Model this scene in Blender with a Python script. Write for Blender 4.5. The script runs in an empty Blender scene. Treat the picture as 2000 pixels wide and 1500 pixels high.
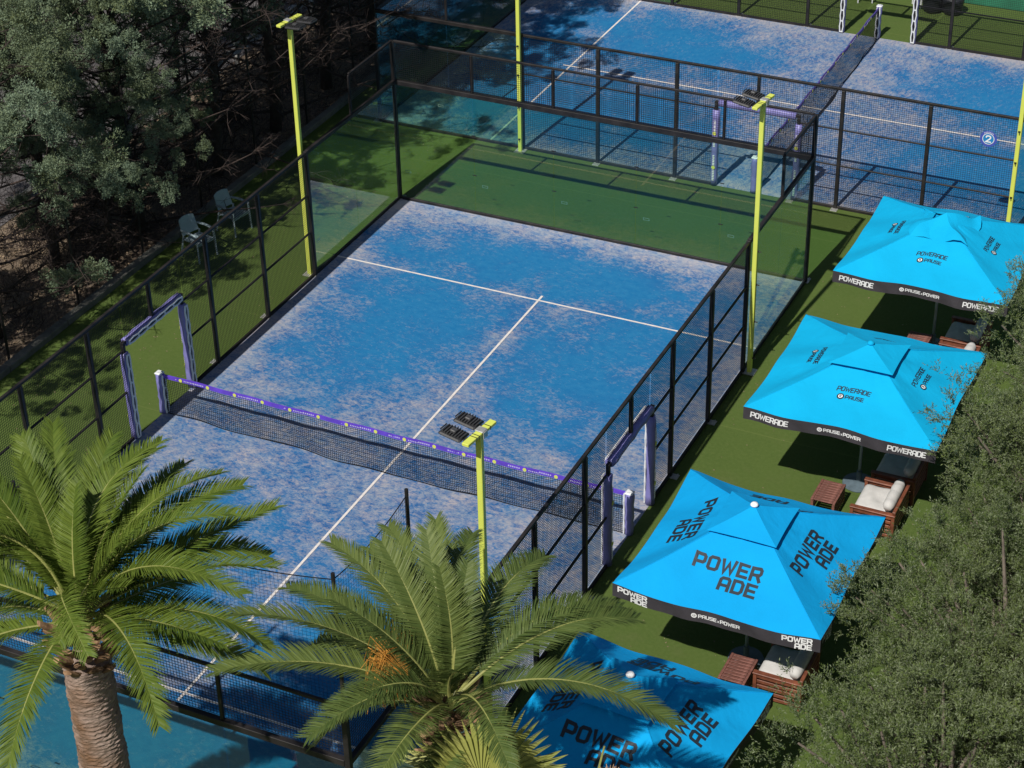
import bpy, math, random
import numpy as np
from mathutils import Matrix, Vector

S = bpy.context.scene
C = S.collection
R = math.radians
rng = np.random.default_rng(7)
random.seed(7)

# ------------------------------------------------------------------ camera, sky, sun, exposure
cd = bpy.data.cameras.new('camera')
cam = bpy.data.objects.new('camera', cd)
C.objects.link(cam)
cam.matrix_world = Matrix(((0.903771, -0.216204, 0.369396, 16.048314),
                           (0.427589, 0.494583, -0.756674, -27.318733),
                           (-0.0191, 0.84181, 0.539436, 22.116873),
                           (0, 0, 0, 1)))
cd.sensor_width = 36
cd.lens = 3960.364 / 2000 * 36
cd.clip_end = 600
S.camera = cam

SUN_DIR = Vector((-0.31, -3.31, 4.0)).normalized()
w = bpy.data.worlds.new('World')
S.world = w
w.use_nodes = True
nt = w.node_tree
sky = nt.nodes.new('ShaderNodeTexSky')
sky.sky_type = 'NISHITA'
sky.sun_disc = False
sky.sun_elevation = math.asin(SUN_DIR.z)
sky.sun_rotation = math.atan2(SUN_DIR.x, SUN_DIR.y)
nt.links.new(sky.outputs[0], nt.nodes['Background'].inputs[0])
nt.nodes['Background'].inputs[1].default_value = 0.05
sd = bpy.data.lights.new('sun', 'SUN')
sd.energy = 4.6
sd.angle = R(0.55)
sd.color = (1.0, 0.95, 0.87)
so = bpy.data.objects.new('sun', sd)
C.objects.link(so)
so.rotation_euler = SUN_DIR.to_track_quat('Z', 'Y').to_euler()
so.location = (0, -20, 40)
S.view_settings.view_transform = 'Standard'
S.view_settings.look = 'None'
S.view_settings.exposure = 0.0
S.view_settings.gamma = 1.0
S.view_settings.use_curve_mapping = False
S.cycles.transparent_max_bounces = 32
S.cycles.max_bounces = 8


# ------------------------------------------------------------------ materials
def new_mat(name):
    m = bpy.data.materials.new(name)
    m.use_nodes = True
    t = m.node_tree
    return m, t, t.nodes['Principled BSDF']


def N(t, typ, **kw):
    n = t.nodes.new(typ)
    for k, v in kw.items():
        if k in n.inputs:
            n.inputs[k].default_value = v
        else:
            setattr(n, k, v)
    return n


def mixc(t, fac, a, b, mode='MIX'):
    n = t.nodes.new('ShaderNodeMix')
    n.data_type = 'RGBA'
    n.blend_type = mode
    for i, v in ((0, fac), (6, a), (7, b)):
        if isinstance(v, (int, float)):
            n.inputs[i].default_value = v
        elif isinstance(v, tuple):
            n.inputs[i].default_value = (*v, 1)
        else:
            t.links.new(v, n.inputs[i])
    return n.outputs[2]


def ramp(t, fac, a, b, c0=(0, 0, 0), c1=(1, 1, 1)):
    n = t.nodes.new('ShaderNodeValToRGB')
    n.color_ramp.elements[0].position = a
    n.color_ramp.elements[1].position = b
    n.color_ramp.elements[0].color = (*c0, 1)
    n.color_ramp.elements[1].color = (*c1, 1)
    t.links.new(fac, n.inputs[0])
    return n.outputs[0]


def math_n(t, op, a, b=0.0, c=0.0):
    n = t.nodes.new('ShaderNodeMath')
    n.operation = op
    for i, v in enumerate((a, b, c)):
        if isinstance(v, (int, float)):
            n.inputs[i].default_value = v
        else:
            t.links.new(v, n.inputs[i])
    return n.outputs[0]


def noise(t, vec, scale, detail=4, rough=0.55, dist=0.0):
    n = N(t, 'ShaderNodeTexNoise', Scale=scale, Detail=detail, Roughness=rough, Distortion=dist)
    if vec is not None:
        t.links.new(vec, n.inputs['Vector'])
    return n.outputs['Fac']


def mapped(t, out='Object', scale=(1, 1, 1), rot=(0, 0, 0)):
    tc = t.nodes.new('ShaderNodeTexCoord')
    mp = N(t, 'ShaderNodeMapping', Scale=scale, Rotation=rot)
    t.links.new(tc.outputs[out], mp.inputs[0])
    return mp.outputs[0]


def bump(t, bsdf, height, strength, dist=0.02):
    b = N(t, 'ShaderNodeBump', Strength=strength, Distance=dist)
    t.links.new(height, b.inputs['Height'])
    t.links.new(b.outputs[0], bsdf.inputs['Normal'])


def plain(name, col, rough=0.5, var=0.15, scale=6.0, metal=0.0, spec=0.5, bmp=0.0, col2=None, detail=5):
    m, t, b = new_mat(name)
    v = mapped(t)
    f = noise(t, v, scale, detail)
    dark = tuple(c * (1 - var) for c in col)
    lite = col2 if col2 else tuple(min(1, c * (1 + var)) for c in col)
    cc = ramp(t, f, 0.32, 0.68, dark, lite)
    t.links.new(cc, b.inputs['Base Color'])
    b.inputs['Roughness'].default_value = rough
    b.inputs['Metallic'].default_value = metal
    b.inputs['Specular IOR Level'].default_value = spec
    if bmp:
        bump(t, b, noise(t, v, scale * 5, 6), bmp, 0.01)
    return m


M = {}
M['black'] = plain('black_powder_coat', (0.014, 0.013, 0.015), 0.5, 0.35, 3.0, spec=0.35, col2=(0.03, 0.026, 0.026))
M['wire'] = plain('black_wire', (0.012, 0.012, 0.013), 0.55, 0.1, 2.0, spec=0.3)
M['netcord'] = plain('black_net_cord', (0.014, 0.014, 0.017), 0.9, 0.1, spec=0.1)
M['yellow'] = plain('lime_yellow_paint', (0.63, 0.69, 0.12), 0.45, 0.06, 1.6, spec=0.4)
M['galv'] = plain('galvanised_steel', (0.50, 0.50, 0.48), 0.42, 0.25, 9, metal=0.5)
M['chrome'] = plain('bright_steel', (0.62, 0.63, 0.62), 0.3, 0.15, 12, metal=0.8)
M['stamp'] = plain('etched_stamp', (0.20, 0.26, 0.24), 0.6, 0.1, 20)
M['line'] = plain('white_court_line', (0.66, 0.62, 0.60), 0.85, 0.12, 7, col2=(0.78, 0.72, 0.68))
M['purple'] = plain('purple_vinyl', (0.20, 0.19, 0.46), 0.45, 0.2, 3, bmp=0.15)
M['purple_tape'] = plain('violet_tape', (0.115, 0.055, 0.52), 0.45, 0.22, 5)
M['dusk_tape'] = plain('dusty_violet_tape', (0.06, 0.04, 0.22), 0.6, 0.3, 5)
M['lace'] = plain('white_lacing', (0.70, 0.72, 0.74), 0.6, 0.08, 20)
M['tapeprint'] = plain('lavender_print', (0.50, 0.46, 0.74), 0.6, 0.05, 20)
M['white'] = plain('white_print', (0.82, 0.83, 0.84), 0.6, 0.03, 20)
M['darkprint'] = plain('dark_print', (0.012, 0.022, 0.035), 0.6, 0.1, 20)
M['ballprint'] = plain('yellow_print', (0.62, 0.66, 0.12), 0.6, 0.05, 20)
M['ball'] = plain('felt_yellow', (0.60, 0.72, 0.07), 0.95, 0.08, 60)
M['valance'] = plain('charcoal_cloth', (0.042, 0.038, 0.046), 0.8, 0.2, 4)
M['greyblue'] = plain('grey_blue_plastic', (0.30, 0.38, 0.42), 0.45, 0.06, 8)
M['wood'] = plain('red_brown_wood', (0.155, 0.050, 0.028), 0.5, 0.4, 5, bmp=0.2, col2=(0.26, 0.085, 0.045))
M['woodw'] = plain('weathered_red_wood', (0.16, 0.062, 0.046), 0.65, 0.4, 12, bmp=0.3, col2=(0.24, 0.10, 0.08))
M['cushion'] = plain('off_white_cushion', (0.56, 0.55, 0.54), 0.9, 0.10, 5, bmp=0.25)
M['basegrey'] = plain('grey_base', (0.10, 0.14, 0.17), 0.6, 0.2, 8)
M['polegrey'] = plain('grey_metal_pole', (0.22, 0.28, 0.30), 0.4, 0.08, 8)
M['kerb'] = plain('concrete', (0.15, 0.15, 0.13), 0.9, 0.25, 4, bmp=0.3)
M['planter'] = plain('dark_planter', (0.012, 0.014, 0.02), 0.5, 0.2)
M['screen'] = plain('green_screen_cloth', (0.02, 0.16, 0.09), 0.8, 0.2, 2)
M['signblue'] = plain('sign_navy', (0.06, 0.09, 0.42), 0.4, 0.05)
M['signmid'] = plain('sign_blue', (0.02, 0.22, 0.52), 0.4, 0.05)
M['signnavy'] = plain('sign_dark_navy', (0.010, 0.030, 0.055), 0.4, 0.1)
M['signslate'] = plain('sign_slate', (0.03, 0.075, 0.11), 0.4, 0.1)
M['lamp'] = plain('lamp_black', (0.035, 0.035, 0.038), 0.45, 0.2, 10, spec=0.5)
M['lampfin'] = plain('lamp_fins', (0.055, 0.055, 0.058), 0.4, 0.25, 30, spec=0.6)
M['road'] = plain('asphalt', (0.105, 0.096, 0.098), 0.9, 0.18, 1.5, bmp=0.3)
M['litter'] = plain('dry_leaves', (0.24, 0.165, 0.10), 0.95, 0.5, 1.5, col2=(0.36, 0.27, 0.18))
M['bark'] = plain('dark_bark', (0.050, 0.036, 0.029), 0.95, 0.4, 7, bmp=0.8)
M['twig'] = plain('bare_twig', (0.045, 0.031, 0.027), 0.95, 0.35, 3)
M['olivebark'] = plain('olive_bark', (0.15, 0.125, 0.10), 0.95, 0.35, 6, bmp=0.7)
M['rachis'] = plain('palm_rachis', (0.27, 0.28, 0.085), 0.5, 0.15, 4)
M['boot'] = plain('palm_boot', (0.20, 0.105, 0.05), 0.9, 0.5, 9, bmp=0.8, col2=(0.36, 0.22, 0.12))
M['orange'] = plain('orange_strands', (0.46, 0.21, 0.03), 0.8, 0.3, 9)
M['straw'] = plain('straw_fibre', (0.38, 0.25, 0.16), 0.95, 0.4, 12)
M['shrub'] = plain('dark_scrub', (0.035, 0.045, 0.035), 0.9, 0.4, 2)


def court_mat():
    m, t, b = new_mat('blue_sanded_turf')
    v = mapped(t)
    vs = mapped(t, scale=(1.0, 1.55, 1.0), rot=(0, 0, 0.5))
    big = noise(t, v, 0.33, 3, 0.5, 0.3)
    mid = noise(t, v, 1.1, 5, 0.6, 0.4)
    # worn-clean lanes: in the middle of every service box and behind the service lines
    sx = t.nodes.new('ShaderNodeSeparateXYZ')
    t.links.new(v, sx.inputs[0])
    ax = math_n(t, 'ABSOLUTE', sx.outputs[0])
    ay = math_n(t, 'ABSOLUTE', sx.outputs[1])
    dx = math_n(t, 'DIVIDE', math_n(t, 'SUBTRACT', ax, 2.25), 2.1)
    dy = math_n(t, 'DIVIDE', math_n(t, 'SUBTRACT', ay, 5.0), 3.2)
    d1 = math_n(t, 'ADD', math_n(t, 'MULTIPLY', dx, dx), math_n(t, 'MULTIPLY', dy, dy))
    ex = math_n(t, 'DIVIDE', ax, 4.6)
    ey = math_n(t, 'DIVIDE', math_n(t, 'SUBTRACT', ay, 8.1), 1.25)
    d2 = math_n(t, 'ADD', math_n(t, 'MULTIPLY', ex, ex), math_n(t, 'MULTIPLY', ey, ey))
    dd = math_n(t, 'MINIMUM', d1, d2)
    clean = math_n(t, 'SUBTRACT', 1.0, dd)
    clean = math_n(t, 'MULTIPLY_ADD', clean, 0.55, math_n(t, 'MULTIPLY_ADD', mid, 1.3, -0.40))
    clean = math_n(t, 'ADD', clean, math_n(t, 'MULTIPLY_ADD', big, 0.9, -0.45))
    cl = ramp(t, clean, 0.05, 0.75)
    fine = noise(t, vs, 7.0, 8, 0.70, 0.5)
    fine2 = noise(t, vs, 20.0, 6, 0.7, 0.3)
    patch = noise(t, v, 0.9, 4, 0.6, 0.5)
    fl = math_n(t, 'ADD', math_n(t, 'MULTIPLY', fine, 0.62), math_n(t, 'MULTIPLY', fine2, 0.38))
    thr = math_n(t, 'MULTIPLY_ADD', cl, 0.14, math_n(t, 'MULTIPLY_ADD', patch, -0.30, 0.640))
    edge = math_n(t, 'ADD', ramp(t, math_n(t, 'MULTIPLY', ax, 0.2), 0.88, 0.99), ramp(t, math_n(t, 'MULTIPLY', ay, 0.1), 0.935, 0.995))
    thr = math_n(t, 'MULTIPLY_ADD', edge, -0.07, thr)
    k = math_n(t, 'SUBTRACT', fl, thr)
    k = ramp(t, math_n(t, 'MULTIPLY_ADD', k, 4.2, 0.5), 0.14, 1.05)
    deep = mixc(t, ramp(t, noise(t, vs, 3.4, 5), 0.35, 0.65), (0.018, 0.098, 0.285), (0.024, 0.140, 0.345))
    lane = mixc(t, ramp(t, noise(t, vs, 5.0, 6, 0.65), 0.35, 0.65), (0.012, 0.148, 0.355), (0.024, 0.180, 0.385))
    base = mixc(t, cl, deep, lane)
    sand = mixc(t, ramp(t, noise(t, v, 1.7, 3), 0.35, 0.65), (0.38, 0.40, 0.41), (0.56, 0.48, 0.42))
    kk = math_n(t, 'MULTIPLY', k, math_n(t, 'MULTIPLY_ADD', cl, -0.33, 0.64))
    col = mixc(t, kk, base, sand)
    t.links.new(col, b.inputs['Base Color'])
    b.inputs['Roughness'].default_value = 0.95
    b.inputs['Specular IOR Level'].default_value = 0.1
    bump(t, b, noise(t, v, 60, 4), 0.4, 0.01)
    return m


def turf_mat():
    m, t, b = new_mat('green_turf')
    v = mapped(t)
    a = noise(t, v, 0.5, 5, 0.6)
    f = noise(t, v, 14, 6, 0.7)
    g = noise(t, mapped(t, scale=(1, 3.0, 1)), 70, 3, 0.7)
    c = mixc(t, ramp(t, a, 0.35, 0.65), (0.082, 0.132, 0.029), (0.098, 0.148, 0.033))
    c = mixc(t, ramp(t, f, 0.4, 0.75), c, (0.120, 0.170, 0.046))
    c = mixc(t, ramp(t, g, 0.30, 0.62, (0.45, 0.45, 0.45), (0, 0, 0)), c, (0.058, 0.088, 0.020))
    sx = t.nodes.new('ShaderNodeSeparateXYZ')
    t.links.new(v, sx.inputs[0])
    wob = math_n(t, 'MULTIPLY_ADD', noise(t, v, 0.7, 2), 0.06, sx.outputs[1])
    fr = math_n(t, 'FRACT', math_n(t, 'DIVIDE', wob, 4.0))
    seam = ramp(t, fr, 0.004, 0.009, (1, 1, 1), (0, 0, 0))
    c = mixc(t, math_n(t, 'MULTIPLY', seam, 0.45), c, (0.16, 0.20, 0.06))
    roll = N(t, 'ShaderNodeTexWhiteNoise', noise_dimensions='1D')
    t.links.new(math_n(t, 'FLOOR', math_n(t, 'DIVIDE', wob, 4.0)), roll.inputs['W'])
    c = mixc(t, math_n(t, 'MULTIPLY', roll.outputs['Value'], 0.16), c, (0.060, 0.100, 0.026))
    dirt = ramp(t, noise(t, v, 1.4, 6, 0.7), 0.56, 0.75)
    c = mixc(t, math_n(t, 'MULTIPLY', dirt, 0.30), c, (0.145, 0.150, 0.065))
    t.links.new(c, b.inputs['Base Color'])
    b.inputs['Roughness'].default_value = 0.9
    b.inputs['Specular IOR Level'].default_value = 0.15
    bump(t, b, g, 0.6, 0.02)
    return m


def soil_mat():
    m, t, b = new_mat('dry_soil')
    v = mapped(t)
    c = mixc(t, ramp(t, noise(t, v, 0.8, 6, 0.65), 0.38, 0.62), (0.085, 0.058, 0.045), (0.22, 0.165, 0.115))
    c = mixc(t, ramp(t, noise(t, v, 9, 6, 0.7), 0.45, 0.7), c, (0.30, 0.24, 0.17))
    t.links.new(c, b.inputs['Base Color'])
    b.inputs['Roughness'].default_value = 1.0
    bump(t, b, noise(t, v, 12, 6), 0.8, 0.05)
    return m


def glass_mat():
    m, t, b = new_mat('tinted_glass')
    t.nodes.remove(b)
    out = t.nodes['Material Output']
    tr = N(t, 'ShaderNodeBsdfTransparent', Color=(0.815, 0.935, 0.875, 1))
    gl = N(t, 'ShaderNodeBsdfGlossy', Color=(1, 1, 1, 1), Roughness=0.02)
    fr = N(t, 'ShaderNodeFresnel', IOR=1.5)
    mx = t.nodes.new('ShaderNodeMixShader')
    ge = t.nodes.new('ShaderNodeNewGeometry')
    front = math_n(t, 'SUBTRACT', 1.0, ge.outputs['Backfacing'])
    t.links.new(math_n(t, 'MULTIPLY', math_n(t, 'MULTIPLY', fr.outputs[0], 1.7), front), mx.inputs[0])
    t.links.new(tr.outputs[0], mx.inputs[1])
    t.links.new(gl.outputs[0], mx.inputs[2])
    t.links.new(mx.outputs[0], out.inputs[0])
    return m


def leaf_mat(name, c0, c1, back=None, rough=0.5, trans=0.2, spec=0.4, attr=True, patch=None):
    m, t, b = new_mat(name)
    if attr:
        a = N(t, 'ShaderNodeAttribute', attribute_name='tint')
        fac = a.outputs['Fac']
    else:
        fac = noise(t, mapped(t), 3, 3)
    c = mixc(t, fac, c0, c1)
    if back:
        g = t.nodes.new('ShaderNodeNewGeometry')
        c = mixc(t, g.outputs['Backfacing'], c, back)
    t.links.new(c, b.inputs['Base Color'])
    b.inputs['Roughness'].default_value = rough
    b.inputs['Specular IOR Level'].default_value = spec
    if trans:
        tl = t.nodes.new('ShaderNodeBsdfTranslucent')
        t.links.new(c, tl.inputs[0])
        mx = t.nodes.new('ShaderNodeMixShader')
        mx.inputs[0].default_value = trans
        t.links.new(b.outputs[0], mx.inputs[1])
        t.links.new(tl.outputs[0], mx.inputs[2])
        t.links.new(mx.outputs[0], t.nodes['Material Output'].inputs[0])
    return m


def canopy_mat(name, c):
    m, t, b = new_mat(name)
    v = mapped(t)
    f = noise(t, v, 1.3, 4, 0.5, 0.4)
    cc = ramp(t, f, 0.3, 0.7, tuple(x * 0.93 for x in c), tuple(min(1, x * 1.05) for x in c))
    t.links.new(cc, b.inputs['Base Color'])
    b.inputs['Roughness'].default_value = 0.85
    b.inputs['Specular IOR Level'].default_value = 0.15
    h = math_n(t, 'ADD', noise(t, v, 2.2, 3, 0.5, 0.8), math_n(t, 'MULTIPLY', noise(t, v, 9, 3, 0.5, 0.5), 0.25))
    bump(t, b, h, 0.30, 0.06)
    return m


def trunk_mat():
    m, t, b = new_mat('palm_trunk_fibre')
    v = mapped(t, scale=(1, 1, 5))
    c = mixc(t, ramp(t, noise(t, v, 3.5, 8, 0.7, 0.5), 0.3, 0.7), (0.19, 0.135, 0.11), (0.50, 0.39, 0.33))
    c = mixc(t, ramp(t, noise(t, mapped(t), 1.2, 3), 0.45, 0.65), c, (0.20, 0.115, 0.065))
    t.links.new(c, b.inputs['Base Color'])
    b.inputs['Roughness'].default_value = 0.95
    b.inputs['Specular IOR Level'].default_value = 0.15
    bump(t, b, noise(t, v, 7, 8, 0.7), 0.9, 0.05)
    return m


M['court'] = court_mat()
M['turf'] = turf_mat()
M['soil'] = soil_mat()
M['glass'] = glass_mat()
M['canopy'] = canopy_mat('cyan_canopy_cloth', (0.003, 0.39, 0.70))
M['canopy_deep'] = canopy_mat('azure_canopy_cloth', (0.003, 0.33, 0.71))
M['trunk'] = trunk_mat()
M['cypress'] = leaf_mat('glaucous_cypress', (0.120, 0.145, 0.060), (0.220, 0.300, 0.215), None, 0.7, 0.15, 0.2)
M['olive'] = leaf_mat('olive_leaf', (0.050, 0.084, 0.018), (0.182, 0.230, 0.070), (0.155, 0.188, 0.098), 0.5, 0.15, 0.35)
M['palm'] = leaf_mat('palm_leaflet', (0.055, 0.105, 0.013), (0.172, 0.230, 0.034), None, 0.55, 0.25, 0.3)
M['palmgrey'] = leaf_mat('palm_leaflet_grey', (0.048, 0.088, 0.020), (0.158, 0.200, 0.052), None, 0.55, 0.2, 0.3)
M['fan'] = leaf_mat('fan_palm_leaf', (0.19, 0.23, 0.03), (0.42, 0.42, 0.13), None, 0.4, 0.25, 0.4)


# ------------------------------------------------------------------ mesh helpers
class MB:
    def __init__(s):
        s.v, s.f, s.m = [], [], []

    def quadstrip(s, rings, closed=True, cap=True, mi=0):
        base = len(s.v)
        n = len(rings[0])
        for r in rings:
            s.v += [tuple(p) for p in r]
        for i in range(len(rings) - 1):
            for j in range(n if closed else n - 1):
                a = base + i * n + j
                b_ = base + i * n + (j + 1) % n
                s.f.append((a, b_, b_ + n, a + n))
                s.m.append(mi)
        if cap and closed:
            s.f.append(tuple(base + j for j in reversed(range(n))))
            s.f.append(tuple(base + (len(rings) - 1) * n + j for j in range(n)))
            s.m += [mi, mi]

    def box(s, c, d, rot=None, mi=0, bev=0.0):
        x, y, z = (k / 2 for k in d)
        if bev > 0:
            b_ = min(bev, x * .9, y * .9)
            prof = [(-x + b_, -y), (x - b_, -y), (x, -y + b_), (x, y - b_), (x - b_, y), (-x + b_, y), (-x, y - b_), (-x, -y + b_)]
            bz = min(bev, z * .9)
            kx, ky = (x - b_) / x, (y - b_) / y
            rings = [[(px * kx, py * ky, -z) for px, py in prof], [(px, py, -z + bz) for px, py in prof],
                     [(px, py, z - bz) for px, py in prof], [(px * kx, py * ky, z) for px, py in prof]]
        else:
            prof = [(-x, -y), (x, -y), (x, y), (-x, y)]
            rings = [[(px, py, -z) for px, py in prof], [(px, py, z) for px, py in prof]]
        cv = Vector(c)
        out = []
        for r in rings:
            rr = []
            for p in r:
                q = Vector(p)
                if rot is not None:
                    q = rot @ q
                rr.append(q + cv)
            out.append(rr)
        s.quadstrip(out, mi=mi)
        return s

    def tube(s, pts, rad, n=8, mi=0, cap=True):
        pts = [Vector(p) for p in pts]
        if isinstance(rad, (int, float)):
            rad = [rad] * len(pts)
        rings = []
        prev = None
        for i, p in enumerate(pts):
            d = (pts[min(i + 1, len(pts) - 1)] - pts[max(i - 1, 0)])
            d = d.normalized() if d.length > 1e-9 else Vector((0, 0, 1))
            if prev is None:
                up = Vector((0, 0, 1)) if abs(d.z) < 0.95 else Vector((1, 0, 0))
                a = d.cross(up).normalized()
            else:
                a = (prev - d * prev.dot(d)).normalized()
            prev = a
            b_ = d.cross(a)
            rings.append([p + (a * math.cos(2 * math.pi * k / n) + b_ * math.sin(2 * math.pi * k / n)) * rad[i] for k in range(n)])
        s.quadstrip(rings, cap=cap, mi=mi)
        return s

    def lathe(s, prof, n=24, c=(0, 0, 0), mi=0):
        rings = [[(c[0] + r * math.cos(2 * math.pi * k / n), c[1] + r * math.sin(2 * math.pi * k / n), c[2] + z) for k in range(n)] for r, z in prof]
        s.quadstrip(rings, mi=mi)
        return s

    def mesh(s, name, mats, smooth=False):
        me = bpy.data.meshes.new(name)
        me.from_pydata([tuple(p) for p in s.v], [], s.f)
        for m in (mats if isinstance(mats, (list, tuple)) else [mats]):
            me.materials.append(m)
        me.polygons.foreach_set('material_index', s.m)
        if smooth:
            me.polygons.foreach_set('use_smooth', [True] * len(s.f))
        me.update()
        return me


def np_mesh(name, verts, quads, mats, tint=None, mi=None, smooth=False):
    me = bpy.data.meshes.new(name)
    nv, nq = len(verts), len(quads)
    k = quads.shape[1]
    me.vertices.add(nv)
    me.vertices.foreach_set('co', np.asarray(verts, np.float32).ravel())
    me.loops.add(nq * k)
    me.loops.foreach_set('vertex_index', np.asarray(quads, np.int32).ravel())
    me.polygons.add(nq)
    me.polygons.foreach_set('loop_start', np.arange(nq, dtype=np.int32) * k)
    me.polygons.foreach_set('loop_total', np.full(nq, k, np.int32))
    for m in (mats if isinstance(mats, (list, tuple)) else [mats]):
        me.materials.append(m)
    if mi is not None:
        me.polygons.foreach_set('material_index', np.asarray(mi, np.int32))
    if tint is not None:
        a = me.attributes.new('tint', 'FLOAT', 'POINT')
        a.data.foreach_set('value', np.asarray(tint, np.float32))
    me.update()
    me.validate()
    return me


def ob(name, me, parent=None, loc=(0, 0, 0), rotz=0.0, rot=None):
    o = bpy.data.objects.new(name, me)
    C.objects.link(o)
    o.location = loc
    o.rotation_euler = rot if rot else (0, 0, rotz)
    if parent is not None:
        o.parent = parent
    return o


def tag(o, label, cat, group=None):
    o['label'] = label
    o['category'] = cat
    if group:
        o['group'] = group
    return o


def thing(name, label, cat, loc=(0, 0, 0), rotz=0.0, group=None):
    o = ob(name, None, None, loc, rotz)
    o.empty_display_size = 0.2
    return tag(o, label, cat, group)


def struct(name, me, loc=(0, 0, 0), rotz=0.0):
    o = ob(name, me, None, loc, rotz)
    o['kind'] = 'structure'
    return o


def copy_tree(o, parent=None):
    kids = [k for k in bpy.data.objects if k.parent == o]
    c = o.copy()
    C.objects.link(c)
    if parent is not None:
        c.parent = parent
    for k in kids:
        copy_tree(k, c)
    return c


CACHE = {}


def box_mesh(name, d, mat, bev=0.0, c=(0, 0, 0)):
    key = (name, tuple(d), mat, bev, tuple(c))
    if key not in CACHE:
        CACHE[key] = MB().box(c, d, bev=bev).mesh(name, M[mat])
    return CACHE[key]


def wire_mesh(wd, ht, step=0.05, r=0.0026):
    key = ('wire', round(wd, 3), round(ht, 3), step, r)
    if key not in CACHE:
        V, F = [], []

        def bar(a, b_, ax1, ax2):
            i = len(V)
            for p in (a, b_):
                for s1, s2 in ((-1, -1), (1, -1), (1, 1), (-1, 1)):
                    V.append(tuple(p[k] + ax1[k] * s1 * r + ax2[k] * s2 * r for k in range(3)))
            for k in range(4):
                F.append((i + k, i + (k + 1) % 4, i + 4 + (k + 1) % 4, i + 4 + k))
        nx = int(round(wd / step))
        nz = int(round(ht / step))
        for i in range(nx + 1):
            x = -wd / 2 + wd * i / nx
            bar((x, 0, 0), (x, 0, ht), (1, 0, 0), (0, 1, 0))
        for i in range(nz + 1):
            z = ht * i / nz
            bar((-wd / 2, r * 2, z), (wd / 2, r * 2, z), (0, 0, 1), (0, 1, 0))
        CACHE[key] = np_mesh('wire_mesh', np.array(V), np.array(F), M['wire'])
    return CACHE[key]


# ------------------------------------------------------------------ stroke lettering
GLYPH = {
    'P': (0.8, [[(0, 0), (0, 1), (.66, 1), (.8, .86), (.8, .5), (.68, .38), (.26, .38)]]),
    'O': (0.8, [[(.14, 0), (.66, 0), (.8, .14), (.8, .86), (.66, 1), (.14, 1), (0, .86), (0, .14), (.14, 0)]]),
    'W': (1.1, [[(0, 1), (.24, 0), (.55, .8), (.86, 0), (1.1, 1)]]),
    'E': (0.72, [[(.72, 1), (0, 1), (0, 0), (.72, 0)], [(.02, .5), (.62, .5)]]),
    'R': (0.8, [[(0, 0), (0, 1), (.66, 1), (.8, .86), (.8, .6), (.68, .46), (.26, .46)], [(.5, .46), (.8, 0)]]),
    'A': (0.8, [[(0, 0), (.02, .86), (.16, 1), (.66, 1), (.8, .86), (.8, 0)], [(.16, .38), (.78, .38)]]),
    'D': (0.8, [[(0, 0), (0, 1), (.62, 1), (.8, .8), (.8, .2), (.62, 0), (0, 0)]]),
    'U': (0.8, [[(0, 1), (0, .14), (.14, 0), (.66, 0), (.8, .14), (.8, 1)]]),
    'S': (0.8, [[(.8, 1), (.1, 1), (0, .9), (0, .6), (.1, .5), (.7, .5), (.8, .4), (.8, .1), (.7, 0), (0, 0)]]),
    'x': (0.4, [[(0, 0), (.4, .5)], [(0, .5), (.4, 0)]]),
    '2': (0.7, [[(0, .78), (.08, .95), (.2, 1), (.5, 1), (.66, .9), (.68, .7), (.55, .5), (0, 0), (.7, 0)]]),
    '1': (0.4, [[(0, .75), (.3, 1), (.3, 0)]]),
    'H': (0.8, [[(0, 0), (0, 1)], [(.8, 0), (.8, 1)], [(0, .5), (.8, .5)]]),
    ' ': (0.4, []),
}


def text_width(txt, h, sx, gap):
    return sum(GLYPH[c][0] * h * sx + gap for c in txt) - gap


def stroke_text(txt, h, th, sx=1.0, gap=None, x0=0.0, y0=0.0, slant=0.0, seg=0.12):
    """planar quads (list of 4-point lists) of blocky lettering"""
    gap = th * 1.9 if gap is None else gap
    Q = []
    x = x0
    for ch in txt:
        wd, strokes = GLYPH[ch]
        for st in strokes:
            pts = [Vector((x + p[0] * h * sx + slant * p[1] * h, y0 + p[1] * h)) for p in st]
            closed = (pts[0] - pts[-1]).length < 1e-6
            Q += ribbon(pts, th, closed, seg)
        x += wd * h * sx + gap
    return Q


def ribbon(pts, th, closed=False, seg=0.12):
    n = len(pts)
    offs = []
    for i in range(n):
        if closed and i in (0, n - 1):
            a, b_ = pts[n - 2], pts[1]
        else:
            a, b_ = pts[max(i - 1, 0)], pts[min(i + 1, n - 1)]
        d0 = (pts[i] - a)
        d1 = (b_ - pts[i])
        d0 = d0.normalized() if d0.length > 1e-9 else d1.normalized()
        d1 = d1.normalized() if d1.length > 1e-9 else d0
        n0 = Vector((-d0.y, d0.x))
        n1 = Vector((-d1.y, d1.x))
        nn = (n0 + n1)
        nn = nn.normalized() if nn.length > 1e-6 else n0
        offs.append(nn * (th / 2 / max(0.45, nn.dot(n0))))
    ext = th / 2
    P = list(pts)
    if not closed:
        P[0] = P[0] - (pts[1] - pts[0]).normalized() * ext
        P[-1] = P[-1] + (pts[-1] - pts[-2]).normalized() * ext
    Q = []
    for i in range(n - 1):
        L = (P[i + 1] - P[i]).length
        k = max(1, int(math.ceil(L / seg)))
        for j in range(k):
            a, b_ = j / k, (j + 1) / k
            p0, p1 = P[i].lerp(P[i + 1], a), P[i].lerp(P[i + 1], b_)
            o0, o1 = offs[i].lerp(offs[i + 1], a), offs[i].lerp(offs[i + 1], b_)
            Q.append([p0 - o0, p1 - o1, p1 + o1, p0 + o0])
    return Q


def ring_quads(cx, cy, r, th, n=24):
    pts = [Vector((cx + r * math.cos(2 * math.pi * k / n), cy + r * math.sin(2 * math.pi * k / n))) for k in range(n + 1)]
    return ribbon(pts, th, True, 9)


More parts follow.
